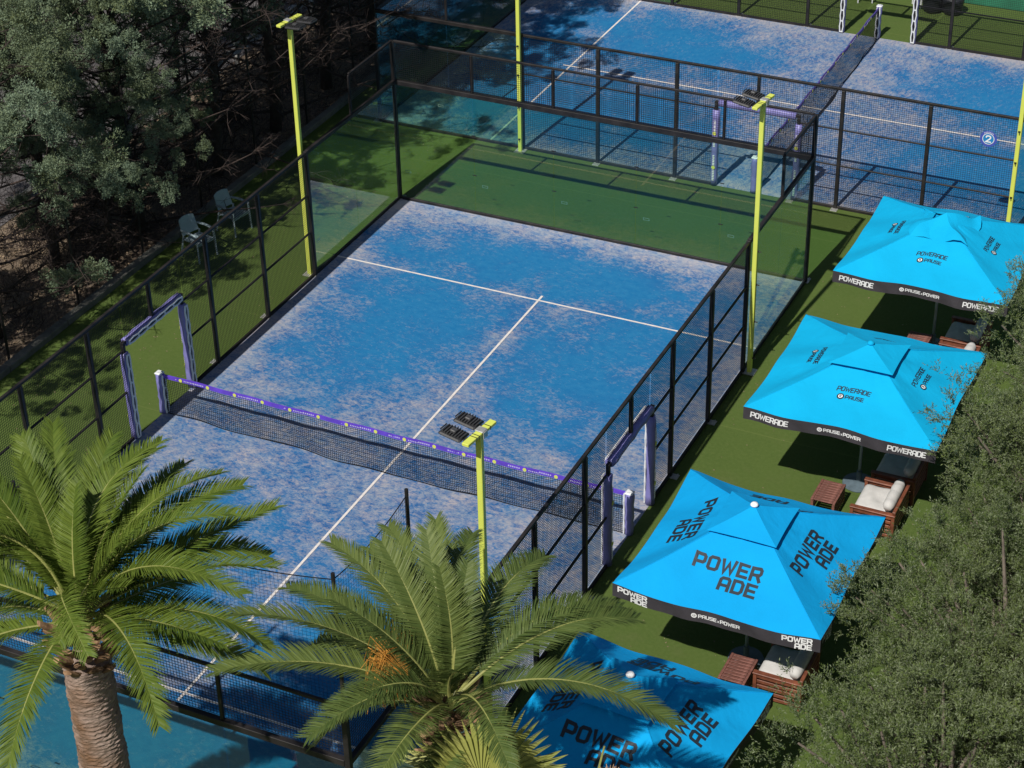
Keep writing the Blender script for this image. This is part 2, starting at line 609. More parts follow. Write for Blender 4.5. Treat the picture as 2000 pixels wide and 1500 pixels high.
def disc_quads(cx, cy, r, n=12):
    Q = []
    for k in range(0, n):
        a0, a1 = 2 * math.pi * k / n, 2 * math.pi * (k + 1) / n
        am = (a0 + a1) / 2
        Q.append([Vector((cx, cy)), Vector((cx + r * math.cos(a0), cy + r * math.sin(a0))),
                  Vector((cx + r * math.cos(am), cy + r * math.sin(am))), Vector((cx + r * math.cos(a1), cy + r * math.sin(a1)))])
    return Q


def quads_mesh(name, Q, mapf, mat):
    V, F = [], []
    for q in Q:
        i = len(V)
        V += [tuple(mapf(p.x, p.y)) for p in q]
        F.append((i, i + 1, i + 2, i + 3))
    me = bpy.data.meshes.new(name)
    me.from_pydata(V, [], F)
    me.materials.append(M[mat])
    me.update()
    return me


# ------------------------------------------------------------------ ground, road, courts
def sheet(name, x0, x1, y0, y1, z, mat):
    me = bpy.data.meshes.new(name)
    me.from_pydata([(x0, y0, z), (x1, y0, z), (x1, y1, z), (x0, y1, z)], [], [(0, 1, 2, 3)])
    me.materials.append(M[mat])
    return me


struct('ground', sheet('ground', -200, 200, -200, 260, -0.012, 'soil'))
struct('turf', sheet('turf', -8.75, 26, -26, 29.5, 0.0, 'turf'))
struct('road', sheet('road', -21.5, -12.9, -60, 120, 0.004, 'road'))
k = MB()
for i in range(24):
    k.box((-8.86, -19 + i * 2.0, 0.05), (0.2, 1.985, 0.16), bev=0.012)
struct('kerb', k.mesh('kerb', M['kerb']))


def court(cx, cy, rotz, name):
    c = struct('court_floor', sheet('court_floor', -5, 5, -10, 10, 0.004, 'court'), (cx, cy, 0), rotz)
    for d, loc in (((10, 0.05), (0, 6.95)), ((10, 0.05), (0, -6.95)), ((0.05, 14.30), (0, 0))):
        key = ('line', d)
        if key not in CACHE:
            CACHE[key] = sheet('court_line', -d[0] / 2, d[0] / 2, -d[1] / 2, d[1] / 2, 0, 'line')
        z = 0.0085 if d[0] > 1 else 0.0128
        ob('court_line', CACHE[key], c, (loc[0], loc[1], z - 0.0))
    return c


court(0, 0, 0, 'a')
court(2.55, 18.55, -math.pi / 2, 'b')


# ------------------------------------------------------------------ court enclosures
def glass_panel(parent, x, ht=3.0, wd=1.988):
    ob('glass_panel', box_mesh('glass_panel', (wd, 0.012, ht - 0.1), 'glass', 0, (0, 0, ht / 2)), parent, (x, 0, 0))


FOOT = None


def post(parent, x, z0, z1, wdt=0.08, foot=False):
    p = ob('post', box_mesh('post', (wdt, wdt, z1 - z0), 'black', 0.006, (0, 0, (z1 - z0) / 2)), parent, (x, 0, z0))
    if foot:
        ob('base_plate', box_mesh('base_plate', (0.16, 0.22, 0.014), 'galv', 0, (0, 0, 0.007)), p, (0, 0.06, 0.001))
        b = CACHE.get('anchor')
        if b is None:
            mb = MB()
            for sx in (-1, 1):
                mb.tube([(sx * 0.055, 0.14, 0.014), (sx * 0.055, 0.14, 0.045)], 0.011, 6)
            b = CACHE['anchor'] = mb.mesh('anchor_bolts', M['chrome'])
        ob('anchor_bolts', b, p, (0, 0, 0.001))
    return p


def rail(parent, x0, x1, z, h=0.06, d=0.06, y=0.0):
    ob('rail', box_mesh('rail', (x1 - x0, d, h), 'black', 0.005), parent, ((x0 + x1) / 2, y, z))


def mesh_bay(parent, x0, x1, z0, z1):
    o = ob('wire_mesh', wire_mesh(x1 - x0, z1 - z0), parent, ((x0 + x1) / 2, -0.045, z0))
    o['kind'] = 'stuff'


def stamp(parent, x):
    if 'stamp' not in CACHE:
        Q = [[Vector(p) for p in ((-.075, 0), (.075, 0), (.075, .012), (-.075, .012))],
             [Vector(p) for p in ((-.075, .05), (.075, .05), (.075, .062), (-.075, .062))],
             [Vector(p) for p in ((-.075, .012), (-.06, .012), (-.06, .05), (-.075, .05))],
             [Vector(p) for p in ((.06, .012), (.075, .012), (.075, .05), (.06, .05))]]
        CACHE['stamp'] = quads_mesh('glass_stamp', Q, lambda a, b_: (a, 0, b_), 'stamp')
    ob('glass_stamp', CACHE['stamp'], parent, (x, 0.009, 0.72))


def back_wall(label, loc, rotz):
    t = thing('glass_back_wall', label, 'glass wall', loc, rotz)
    for i in range(5):
        glass_panel(t, -4 + 2 * i)
        stamp(t, -4 + 2 * i - 0.75)
        mesh_bay(t, -5 + 2 * i + 0.02, -3 + 2 * i - 0.02, 3.07, 3.97)
    for x in (-5, 5):
        post(t, x, 0.0, 4.0, 0.085, True)
    for x in (-3, -1, 1, 3):
        post(t, x, 3.06, 3.97, 0.055)
    rail(t, -4.955, 4.955, 3.0, 0.11, 0.09)
    rail(t, -4.955, 4.955, 4.0, 0.05, 0.05)
    rail(t, -4.955, 4.955, 0.035, 0.07, 0.05)
    # small clamps where panes meet
    for i in range(4):
        for z in (1.0, 2.0):
            ob('clamp', box_mesh('clamp', (0.10, 0.022, 0.012), 'black'), t, (-3 + 2 * i, 0, z))
    return t


def sleeve_mesh(L, wd, seed):
    """padded vinyl sleeve along z, slightly baggy square tube"""
    r = random.Random(seed)
    mb = MB()
    rings = []
    n = 11
    for i in range(n):
        z = L * i / (n - 1)
        kx = wd / 2 * (1 + r.uniform(-.10, .12))
        ky = wd / 2 * (1 + r.uniform(-.10, .12))
        ox, oy = r.uniform(-.008, .008), r.uniform(-.008, .008)
        pr = []
        for j in range(12):
            a = 2 * math.pi * j / 12
            ca, sa = math.cos(a), math.sin(a)
            q = (abs(ca) ** 4 + abs(sa) ** 4) ** -0.25
            pr.append((ox + kx * ca * q, oy + ky * sa * q, z))
        rings.append(pr)
    mb.quadstrip(rings)
    return mb.mesh('padded_sleeve', M['purple'], True)


def lace_mesh(L, wd, seed):
    """lacing strip on the -y face: dark gap, two white hems, cross bars"""
    r = random.Random(seed)
    mb = MB()
    y = -wd * 0.60
    n = max(3, int(L / 0.30))
    mb.box((0, y + 0.012, L / 2), (wd * 0.62, 0.02, L * 0.97), mi=1)
    for sx in (-1, 1):
        pts = []
        for i in range(2 * n + 1):
            f = i / (2 * n)
            pts.append((sx * wd * (0.25 + (0.09 if i % 2 else -0.03) + r.uniform(-.03, .03)), y, L * (0.01 + 0.98 * f)))
        mb.tube(pts, 0.021, 5)
    for i in range(n + 1):
        z = L * (0.015 + 0.97 * i / n)
        mb.box((0, y - 0.004, z), (wd * 0.66, 0.022, 0.030))
    return mb.mesh('lacing', [M['lace'], M['black']])


def print_mesh(L, wd):
    """illegible white wording and yellow balls running up the +y face"""
    V = MB()
    r = random.Random(5)
    y = wd * 0.60
    z = 0.15
    while z < L - 0.35:
        for seg in range(2):
            zz = z
            while zz < z + 0.26:
                hgt = r.uniform(0.018, 0.034)
                V.box((0, y, zz), (0.050, 0.004, hgt * 0.8))
                zz += hgt + 0.012
            z += 0.30
            if seg == 0:
                pts = []
                V.lathe([(0.0, 0), (0.045, 0), (0.045, 0.004), (0, 0.004)], 12, (0, 0, 0), 1)
                nv = 4 * 12
                for q in range(len(V.v) - nv, len(V.v)):
                    px, py, pz = V.v[q]
                    V.v[q] = (px, y + 0.002 + pz, z + py + 0.03)
                z += 0.10
        z += 0.18
    return V.mesh('printed_band', [M['white'], M['ballprint']])


def side_fence(label, loc, rotz, seed, skip=None):
    t = thing('court_side_fence', label, 'fence', loc, rotz)
    for s in (-1, 1):
        for a in (7, 9):
            glass_panel(t, s * a)
            stamp(t, s * a - 0.75)
        x0, x1 = sorted((s * 6.04, s * 9.955))
        rail(t, x0, x1, 3.0, 0.09, 0.08)
        rail(t, x0, x1, 0.035, 0.07, 0.05)
        x0, x1 = sorted((s * 8.0, s * 9.955))
        rail(t, x0, x1, 4.0, 0.05, 0.05)
        mesh_bay(t, x0 + 0.02, x1 - 0.02, 3.06, 3.97)
        post(t, s * 8.0, 3.046, 3.972, 0.055)
        post(t, s * 6.0, 0.0, 3.04, 0.08, True)
        for a in (2, 4):
            post(t, s * a, 0.0, 2.968, 0.08, True)
            x0, x1 = sorted((s * a, s * (a + 2)))
            mesh_bay(t, x0 + 0.04, x1 - 0.04, 0.08, 2.97)
            for z in (1.1, 2.0):
                rail(t, x0 + 0.04, x1 - 0.04, z, 0.036, 0.036, 0.0)
            rail(t, x0 + 0.04, x1 - 0.04, 0.035, 0.07, 0.05)
        x0, x1 = sorted((s * 1.0, s * 2.0))
        mesh_bay(t, x0 + 0.04, x1 - 0.04, 0.08, 2.97)
        for z in (1.1, 2.0):
            rail(t, x0 + 0.04, x1 - 0.04, z, 0.036, 0.036)
        rail(t, x0 + 0.04, x1 - 0.04, 0.035, 0.07, 0.05)
        post(t, s * 1.0, 0.0, 2.12, 0.07)
        sl = ob('padded_sleeve', sleeve_mesh(1.93, 0.15, seed + s), t, (s * 1.0, 0, 0.03))
        ob('lacing', lace_mesh(1.93, 0.15, seed + s), sl)
        ob('printed_band', print_mesh(1.93, 0.15), sl)['kind'] = 'stuff'
    rail(t, -5.96, 5.96, 3.0, 0.06, 0.06)
    rail(t, -1.035, 1.035, 2.155, 0.07, 0.07)
    post(t, 0, 2.19, 2.97, 0.07)
    for s in (-0.5, 0.5):
        mesh_bay(t, s - 0.46, s + 0.46, 2.19, 2.97)
    lin = ob('padded_sleeve', sleeve_mesh(1.86, 0.15, seed + 5), t, (0.93, 0, 2.155), rot=(0, R(-90), 0))
    ob('lacing', lace_mesh(1.86, 0.15, seed + 7), lin)
    return t


back_wall('far glass back wall of the nearer court, green turf showing through it', (0, 10, 0), 0)
back_wall('near glass back wall behind the two palms at the bottom', (0, -10, 0), math.pi)
back_wall('glass end wall of the far court beside the cypress trees', (-7.45, 18.55, 0), math.pi / 2)
side_fence('black side fence of the nearer court with white-laced gate frame, below the grey chairs', (-5, 0, 0), math.pi / 2, 10)
side_fence('black side fence of the nearer court with purple padded gate, beside the blue parasols', (5, 0, 0), -math.pi / 2, 20)
side_fence('black near side fence of the far court carrying the blue number 2 sign', (2.55, 13.55, 0), math.pi, 30)
side_fence('black far side fence of the far court with laced gate, at the top edge', (2.55, 23.55, 0), 0, 40)


# ------------------------------------------------------------------ ball stop net above the near corner
def hung_net(name, p0, p1, z0, ztop, sag, step=0.075, r=0.0022):
    V, F = [], []
    A, B = Vector(p0), Vector(p1)
    L = (B - A).length
    n = int(L / step)

    def top(f):
        return ztop - sag * 4 * f * (1 - f)

    def bar(a, b_):
        i = len(V)
        d = (b_ - a).normalized()
        n1 = d.cross(Vector((0.3, 0.9, 0.31))).normalized()
        n2 = d.cross(n1)
        for p in (a, b_):
            for s1, s2 in ((-1, -1), (1, -1), (1, 1), (-1, 1)):
                V.append(tuple(p + n1 * s1 * r + n2 * s2 * r))
        for q in range(4):
            F.append((i + q, i + (q + 1) % 4, i + 4 + (q + 1) % 4, i + 4 + q))
    P = lambda f, g_: A.lerp(B, f) + Vector((0, 0, z0 + (top(f) - z0) * g_))
    for i in range(n + 1):
        bar(P(i / n, 0), P(i / n, 1))
    m_ = int((ztop - z0) / step)
    for j in range(m_ + 1):
        for i in range(0, n, 4):
            bar(P(i / n, j / m_), P(min(n, i + 4) / n, j / m_))
    cord = MB().tube([P(i / 24, 1) for i in range(25)], 0.008, 5, cap=False)
    return np_mesh('net_mesh', np.array(V), np.array(F), M['netcord']), cord.mesh('top_cord', M['netcord'])


t = thing('ball_stop_net', 'thin sagging ball-stop net on black posts above the near right corner of the nearer court', 'net', (5, -10, 0))
for a_, b_, sg in (((0, 0, 0), (0, 2.0, 0), 0.10), ((0, 0, 0), (-5, 0, 0), 0.28), ((-5, 0, 0), (-10, 0, 0), 0.28)):
    nm, cm = hung_net('net_mesh', a_, b_, 4.04, 6.15, sg, 0.06, 0.0011)
    o = ob('net_mesh', nm, t)
    o['kind'] = 'stuff'
    ob('top_cord', cm, t)
for x, y in ((0, 0), (0, 2.0), (-5, 0), (-10, 0)):
    ob('post', CACHE.setdefault('bsn', MB().tube([(0, 0, 4.03), (0, 0, 6.25)], 0.028, 8).mesh('post', M['black'])), t, (x, y, 0))


# ------------------------------------------------------------------ nets
def make_net(label, loc, rotz, seed):
    t = thing('padel_net', label, 'net', loc, rotz, 'nets across the courts')
    r = random.Random(seed)
    Lh = 4.93
    nx = int(2 * Lh / 0.045)
    nz = 19
    ph = [r.uniform(0, 6.28) for _ in range(4)]
    top = 0.845

    def P(i, j):
        x = -Lh + 2 * Lh * i / nx
        f = j / nz
        sag = 0.035 * (1 - (x / Lh) ** 2)
        yb = (0.08 + 0.03 * math.sin(1.1 * x + ph[0]) + 0.02 * math.sin(2.7 * x + ph[1])) * (1 - (abs(x) / Lh) ** 4)
        zb = 0.03 + 0.02 * math.sin(3.1 * x + ph[2])
        g = (1 - f) ** 1.6
        return Vector((x, -yb * g + 0.012 * math.sin(5 * x + 6 * f + ph[3]), zb + (top - sag - zb) * f))
    V, F = [], []
    rr = 0.0026

    def bar(a, b_):
        i = len(V)
        d = (b_ - a).normalized()
        n1 = Vector((0, 1, 0))
        n2 = d.cross(n1).normalized()
        for p in (a, b_):
            for s1, s2 in ((-1, -1), (1, -1), (1, 1), (-1, 1)):
                V.append(tuple(p + n1 * s1 * rr + n2 * s2 * rr))
        for q in range(4):
            F.append((i + q, i + (q + 1) % 4, i + 4 + (q + 1) % 4, i + 4 + q))
    G = [[P(i, j) for j in range(nz + 1)] for i in range(nx + 1)]
    for i in range(nx + 1):
        for j in range(0, nz, 2):
            bar(G[i][j], G[i][min(j + 2, nz)])
    for j in range(nz + 1):
        for i in range(0, nx, 3):
            bar(G[i][j], G[min(i + 3, nx)][j])
    o = ob('net_mesh', np_mesh('net_mesh', np.array(V), np.array(F), M['netcord']), t)
    o['kind'] = 'stuff'
    mb = MB()
    mb.tube([G[i][0] + Vector((0, -0.01, 0)) for i in range(0, nx + 1, 3)], 0.010, 5)
    ob('bottom_cord', mb.mesh('bottom_cord', M['netcord']), t)
    # tape
    rings = []
    for i in range(0, nx + 1, 3):
        p = G[i][nz]
        rings.append([(p.x, p.y - 0.014, p.z - 0.005), (p.x, p.y + 0.014, p.z - 0.005), (p.x, p.y + 0.016, p.z + 0.075), (p.x, p.y - 0.016, p.z + 0.075)])
    mb = MB()
    mb.quadstrip(rings)
    tp = ob('net_tape', mb.mesh('net_tape', M['purple_tape' if seed == 3 else 'dusk_tape']), t)
    mb = MB()
    x = -4.5
    while x < 4.5:
        i = int((x + Lh) / (2 * Lh) * nx)
        p = G[i][nz]
        for k2 in range(6):
            mb.box((x - 0.32 + k2 * 0.042, p.y - 0.018, p.z + 0.042), (0.026, 0.003, 0.030 - 0.006 * (k2 % 2)))
            mb.box((x + 0.09 + k2 * 0.036, p.y - 0.018, p.z + 0.040), (0.022, 0.003, 0.024 - 0.006 * (k2 % 2)))
        b0 = len(mb.v)
        mb.lathe([(0, 0), (0.038, 0), (0.038, 0.004), (0, 0.004)], 12, mi=1)
        for q in range(b0, len(mb.v)):
            px, py, pz = mb.v[q]
            mb.v[q] = (x + px, p.y - 0.018 - pz, p.z + 0.037 + py)
        x += 0.62
    ob('printed_band', mb.mesh('printed_band', [M['tapeprint'], M['ballprint']]), tp)['kind'] = 'stuff'
    for s in (-1, 1):
        ps = ob('net_post', box_mesh('net_post', (0.08, 0.08, 0.92), 'black', 0.005, (0, 0, 0.46)), t, (s * 5.0, 0, 0))
        sl = ob('padded_sleeve', CACHE.setdefault(('nsl', s, seed), sleeve_mesh(0.90, 0.145, seed + s)), ps, (0, 0, 0.02))
        cap = MB()
        cap.box((0, 0, 0.925), (0.155, 0.155, 0.035), bev=0.014)
        cap.tube([(-0.04, -0.03, 0.945), (-0.03, -0.03, 0.965), (0.03, -0.03, 0.965), (0.04, -0.03, 0.945)], 0.009, 6)
        ob('post_cap', cap.mesh('post_cap', M['lace']), ps)
        lc = lace_mesh(0.88, 0.145, seed + 3 + s)
        ob('lacing', lc, ps, (0, 0, 0.02), rotz=-s * math.pi / 2 if s < 0 else -math.pi / 2)
    return t


make_net('black net with violet top tape across the nearer court', (0, 0, 0), 0, 3)
make_net('black net with violet top tape across the far court', (2.55, 18.55, 0), math.pi / 2, 4)


# ------------------------------------------------------------------ floodlight poles
def make_pole():
    t = thing('floodlight_pole', '', 'lamp post', (0, 0, 0), 0, 'lime yellow floodlight poles')
    pole = ob('pole', MB().box((0, 0, 2.985), (0.092, 0.092, 5.95), bev=0.008).mesh('pole', M['yellow']), t)
    mb = MB()
    for z in (0.35, 1.2, 2.05, 2.8):
        mb.box((0.058, 0, z), (0.012, 0.05, 0.03))
        mb.tube([(0.05, 0, z), (0.115, 0, z)], 0.012, 6)
    ob('bolts', mb.mesh('bolts', M['black']), pole)
    ob('base_plate', box_mesh('pole_plate', (0.26, 0.26, 0.016), 'galv', 0, (0, 0, 0.008)), t, (0, 0, 0.001))
    ca = ob('crossbar', MB().box((0, 0, 5.985), (0.115, 0.72, 0.05), bev=0.006).mesh('crossbar', M['yellow']), t, (0, 0, 0), rotz=R(-8))
    mb = MB()
    for y in (-0.15, -0.09, 0.20):
        mb.box((0, y, 5.985), (0.123, 0.012, 0.058))
    ob('strap', mb.mesh('strap', M['black']), ca)
    ob('bracket', MB().box((0.0, 0.045, 6.022), (0.14, 0.13, 0.022), bev=0.006).box((0.075, 0.045, 5.965), (0.012, 0.10, 0.10)).mesh('bracket', M['galv']), ca)
    fin = MB()
    for i in range(9):
        fin.box((-0.06 - 0.045 * (i + 0.5), 0, 0.042), (0.010, 0.24 - 0.02 * abs(i - 4), 0.022 + 0.010 * (i % 2)))
    fin.box((-0.26, 0, 0.055), (0.10, 0.09, 0.05), bev=0.012)
    finm = fin.mesh('heat_sink', M['lampfin'])
    fl = MB().box((-0.26, 0, 0.0), (0.38, 0.27, 0.05), bev=0.02)
    fl.box((-0.03, 0, -0.01), (0.07, 0.10, 0.02))
    flm = fl.mesh('floodlight', M['lamp'])
    for y in (-0.19, 0.185):
        f = ob('floodlight', flm, ca, (-0.05, y, 5.955), rot=(0, R(6), 0))
        ob('heat_sink', finm, f)
    return t


def flat_lights(pole):
    pass


P0 = make_pole()
pole_spots = [(-5.13, 6.0, math.pi, 'lime yellow floodlight pole in front of the cypress trees'),
              (5.13, 6.05, 0, 'lime yellow floodlight pole between the nearer court and the blue parasols'),
              (5.13, -6.05, 0, 'lime yellow floodlight pole rising out of the palm crown at the bottom'),
              (-3.45, 13.40, -math.pi / 2, 'lime yellow floodlight pole behind the green strip, cut by the top edge'),
              (8.57, 13.40, -math.pi / 2, 'lime yellow floodlight pole behind the topmost blue parasol')]
for i, (x, y, rz, lb) in enumerate(pole_spots):
    o = P0 if i == 0 else copy_tree(P0)
    o.location = (x, y, 0)
    o.rotation_euler = (0, 0, rz)
    o['label'] = lb


# ------------------------------------------------------------------ court number signs
def make_sign(label, x, y, z, rotz, ch, dark):
    t = thing('court_sign', label, 'sign', (x, y, z), rotz, 'round court number signs')
    c0, c1, c2 = ('signnavy', 'signslate', 'signslate') if dark else ('signblue', 'signmid', 'white')
    mb = MB()
    b0 = 0
    mb.lathe([(0, -0.006), (0.27, -0.006), (0.27, 0.006), (0, 0.006)], 40)
    mb.v = [(p[0], p[2], p[1]) for p in mb.v]
    mb.f = [tuple(reversed(f)) for f in mb.f]
    t.scale = (0.70, 0.70, 0.70)
    d = ob('disc', mb.mesh('disc', M[c0]), t)
    f = lambda off: (lambda a, b_: (a, -0.006 - off, b_))
    ob('inner_disc', quads_mesh('inner_disc', disc_quads(0, 0, 0.185, 36), f(0.003), c0 if dark else c1), t)
    ob('ring', quads_mesh('ring', ring_quads(0, 0, 0.18, 0.018, 40), f(0.006), c2), t)
    h = 0.2
    tw = GLYPH[ch][0] * h
    ob('number', quads_mesh('number', stroke_text(ch, h, 0.042, x0=-tw / 2, y0=-h / 2), f(0.008), c2), t)
    if not dark:
        Q = []
        for i in range(7):
            a = R(90 + 36 - 12 * i)
            p = Vector((math.cos(a), math.sin(a)))
            q = Vector((-p.y, p.x))
            for s in (-1, 1):
                Q += ribbon([p * 0.207 + q * s * 0.011, p * 0.243 + q * s * 0.007], 0.008)
        ob('lettering', quads_mesh('lettering', Q, f(0.007), 'white'), t)
    return t


make_sign('round blue sign with a white number 2 on the far court fence', 7.9, 13.47, 2.45, 0, '2', False)
make_sign('round dark navy number 1 sign on the fence behind the right palm', 5.06, -5.55, 2.5, math.pi / 2, '1', True)


# ------------------------------------------------------------------ parasols
def make_parasol(name_label, cx, cy, half, ze, za, style, vent_tilt=(0, 0), seed=0, rz=0.0, droop=0.0, mat='canopy'):
    t = thing('parasol', name_label, 'parasol', (cx, cy, 0), rz, 'blue square parasols beside the court')
    rnd = random.Random(seed)
    wob = [[rnd.uniform(0, 6.28) for _ in range(3)] for _ in range(4)]
    tv = 0.68

    def surf(side, s, tt, off=0.0):
        # s -1..1 across, tt 0 edge .. 1 apex
        a = half * (1 - 0.025 * math.cos(math.pi * s / 2) ** 2 * (1 - tt))
        hx, hy = s * half * (1 - tt), -a * (1 - tt)
        z = ze + (za - ze) * (0.86 * tt + 0.14 * tt * tt)
        z -= (1 - tt) * 0.05 * math.sin(math.pi * abs(s)) ** 2
        z -= droop * (1 - tt) * math.cos(math.pi * s / 2)
        z += 0.006 * math.sin(6 * s + wob[side][0]) * math.sin(5 * tt + wob[side][1]) * (1 - abs(s)) * 2
        z += 0.007 * math.sin(23 * s + wob[side][0]) * max(0, tt) ** 2 + 0.004 * math.sin(13 * s + 9 * tt + wob[side][2])
        z -= 0.02 * math.sin(math.pi * tt / tv) * (1 - s * s)
        p = Vector((hx, hy, z + off))
        return Matrix.Rotation(side * math.pi / 2, 3, 'Z') @ p
    V, F = [], []
    ns, ntt = 24, 14
    for side in range(4):
        b0 = len(V)
        for j in range(ntt + 1):
            for i in range(ns + 1):
                V.append(tuple(surf(side, -1 + 2 * i / ns, 0.84 * j / ntt)))
        for j in range(ntt):
            for i in range(ns):
                q = b0 + j * (ns + 1) + i
                F.append((q, q + 1, q + ns + 2, q + ns + 1))
    me = bpy.data.meshes.new('canopy')
    me.from_pydata(V, [], F)
    me.materials.append(M[mat])
    me.polygons.foreach_set('use_smooth', [True] * len(F))
    me.update()
    can = ob('canopy', me, t)
    for side in range(4):
        mb = MB().tube([surf(side, -1, 0.80 * q / 10, 0.001) for q in range(11)], 0.0075, 5)
        ob('seam', mb.mesh('seam', M[mat], True), can)
    # valance
    vd = 0.25
    mb = MB()
    rings_o = []
    for side in range(4):
        for i in range(ns):
            s = -1 + 2 * i / ns
            p = surf(side, s, 0.0)
            out = Matrix.Rotation(side * math.pi / 2, 3, 'Z') @ Vector((0, -1, 0))
            wv = 0.012 * math.sin(7 * s + wob[side][2]) + 0.01 * math.sin(17 * s)
            corner = 1 - abs(s) ** 8
            b_ = p + out * (wv * corner - 0.02 * corner) + Vector((0, 0, -vd))
            o1 = out * 0.004
            rings_o.append([p + o1 + Vector((0, 0, -0.002)), b_ + o1, b_ - o1, p - o1 + Vector((0, 0, -0.002))])
    rings_o.append(rings_o[0])
    mb.quadstrip(rings_o, cap=False)
    val = ob('valance', mb.mesh('valance', M['valance'], False), t)

    def valf(side):
        def g(x, y):
            s = x / half
            p = surf(side, s, 0.0)
            out = Matrix.Rotation(side * math.pi / 2, 3, 'Z') @ Vector((0, -1, 0))
            corner = 1 - abs(s) ** 8
            f = -y / vd
            wv = 0.012 * math.sin(7 * s + wob[side][2]) + 0.01 * math.sin(17 * s)
            return p + out * (f * (wv * corner - 0.02 * corner) + 0.010) + Vector((0, 0, y))
        return g
    slope = math.hypot(half, za - ze)

    def panf(side):
        def g(x, y):
            tt = y / slope
            return surf(side, x / (half * (1 - tt)), tt, 0.007)
        return g
    for side in range(4):
        if style == 'stacked':
            Q = []
            h = 0.200
            w1 = text_width('POWER', h, 0.92, 0.052)
            w2 = text_width('ADE', h, 0.92, 0.052)
            ys = -0.16 if side == 2 else 0.0
            Q += stroke_text('POWER', h, 0.053, 0.92, 0.052 + 0.022, x0=-w1 / 2 - 0.12, y0=0.75 + ys)
            Q += stroke_text('ADE', h, 0.053, 0.92, 0.052 + 0.022, x0=w1 / 2 - w2 - 0.08, y0=0.46 + ys)
            ob('lettering', quads_mesh('lettering', Q, panf(side), 'darkprint'), can)['kind'] = 'stuff'
        else:
            h = 0.088
            w1 = text_width('POWERADE', h, 0.76, 0.022)
            Q = stroke_text('POWERADE', h, 0.017, 0.76, 0.022, x0=-w1 / 2, y0=0.84, slant=0.12)
            h2 = 0.070
            Q += stroke_text('PAUSE', h2, 0.016, 0.85, 0.022, x0=-0.10, y0=0.685)
            Q += ring_quads(-0.19, 0.715, 0.052, 0.028, 20)
            ob('lettering', quads_mesh('lettering', Q, panf(side), 'darkprint'), can)['kind'] = 'stuff'
            Q = disc_quads(-0.19, 0.715, 0.040, 16)
            ob('badge', quads_mesh('badge', Q, lambda a, b_, g=panf(side): g(a, b_) + Vector((0, 0, 0.002)), 'white'), can)
            Q = stroke_text('R', 0.046, 0.012, 0.7, x0=-0.203, y0=0.692)
            ob('badge_letter', quads_mesh('badge_letter', Q, lambda a, b_, g=panf(side): g(a, b_) + Vector((0, 0, 0.004)), 'darkprint'), can)
        Q = []
        if style == 'stacked':
            for sx in (-1, 1):
                h = 0.085
                w1 = text_width('POWER', h, 1.0, 0.026)
                w2 = text_width('ADE', h, 1.0, 0.026)
                x0 = (-half + 0.10) if sx < 0 else (half - 0.14 - w1)
                Q += stroke_text('POWER', h, 0.024, 1.0, 0.028, x0=x0, y0=-0.115)
                Q += stroke_text('ADE', h, 0.024, 1.0, 0.028, x0=x0 + w1 - w2, y0=-0.232)
        else:
            for sx in (-1, 1):
                h = 0.100
                w1 = text_width('POWERADE', h, 0.78, 0.023)
                x0 = (-half + 0.14) if sx < 0 else (half - 0.18 - w1)
                Q += stroke_text('POWERADE', h, 0.022, 0.78, 0.023, x0=x0, y0=-0.175, slant=0.1)
        h = 0.058
        Q += stroke_text('PAUSE', h, 0.015, 0.95, 0.018, x0=-0.27, y0=-0.155)
        Q += stroke_text('x', h, 0.009, 0.8, 0.02, x0=0.045, y0=-0.155)
        Q += stroke_text('POWER', h, 0.015, 0.95, 0.018, x0=0.09, y0=-0.155)
        Q += ring_quads(-0.345, -0.125, 0.036, 0.022, 18)
        Q += stroke_text('R', 0.034, 0.009, 0.7, x0=-0.356, y0=-0.142)
        ob('lettering', quads_mesh('lettering', Q, valf(side), 'white'), val)['kind'] = 'stuff'
    # vent flap
    hv = half * (1 - tv) + 0.03
    zv = surf(0, 0, tv).z + (0.065 if style == 'rumpled' else 0.09)
    zt = za + 0.06
    V, F = [], []
    nv = 8
    for side in range(4):
        b0 = len(V)
        for j in range(nv + 1):
            for i in range(nv + 1):
                s, tt = -1 + 2 * i / nv, j / nv
                p = Vector((s * hv * (1 - tt), -hv * (1 - 0.03 * (1 - s * s)) * (1 - tt), zv + (zt - zv) * (0.8 * tt + 0.2 * tt * tt)))
                p = Matrix.Rotation(side * math.pi / 2, 3, 'Z') @ p
                p.z += (vent_tilt[0] * p.x + vent_tilt[1] * p.y)
                if style == 'rumpled':
                    p.z += (0.05 * math.sin(9 * p.x + 4 * p.y) + 0.045 * math.sin(7 * p.y - 6 * p.x + 1)) * (1 - tt * 0.6) - 0.06 * (1 - tt)
                    p.x += 0.08 * math.sin(6 * p.y)
                V.append(tuple(p))
        for j in range(nv):
            for i in range(nv):
                q = b0 + j * (nv + 1) + i
                F.append((q, q + 1, q + nv + 2, q + nv + 1))
    me = bpy.data.meshes.new('vent_flap')
    me.from_pydata(V, [], F)
    me.materials.append(M[mat])
    if style == 'rumpled':
        me.polygons.foreach_set('use_smooth', [True] * len(F))
    me.update()
    ob('vent_flap', me, t)
    if style != 'rumpled':
        ob('finial', MB().lathe([(0.0, 0), (0.06, 0.0), (0.066, 0.02), (0.05, 0.045), (0.02, 0.058), (0, 0.06)], 16).mesh('finial', M['white' if style == 'stacked' else 'canopy'], True), t, (0, 0, zt - 0.01))
    # frame
    ob('pole', MB().tube([(0, 0, 0.05), (0, 0, za - 0.05)], 0.030, 12).mesh('pole', M['polegrey'], True), t)
    rb = []
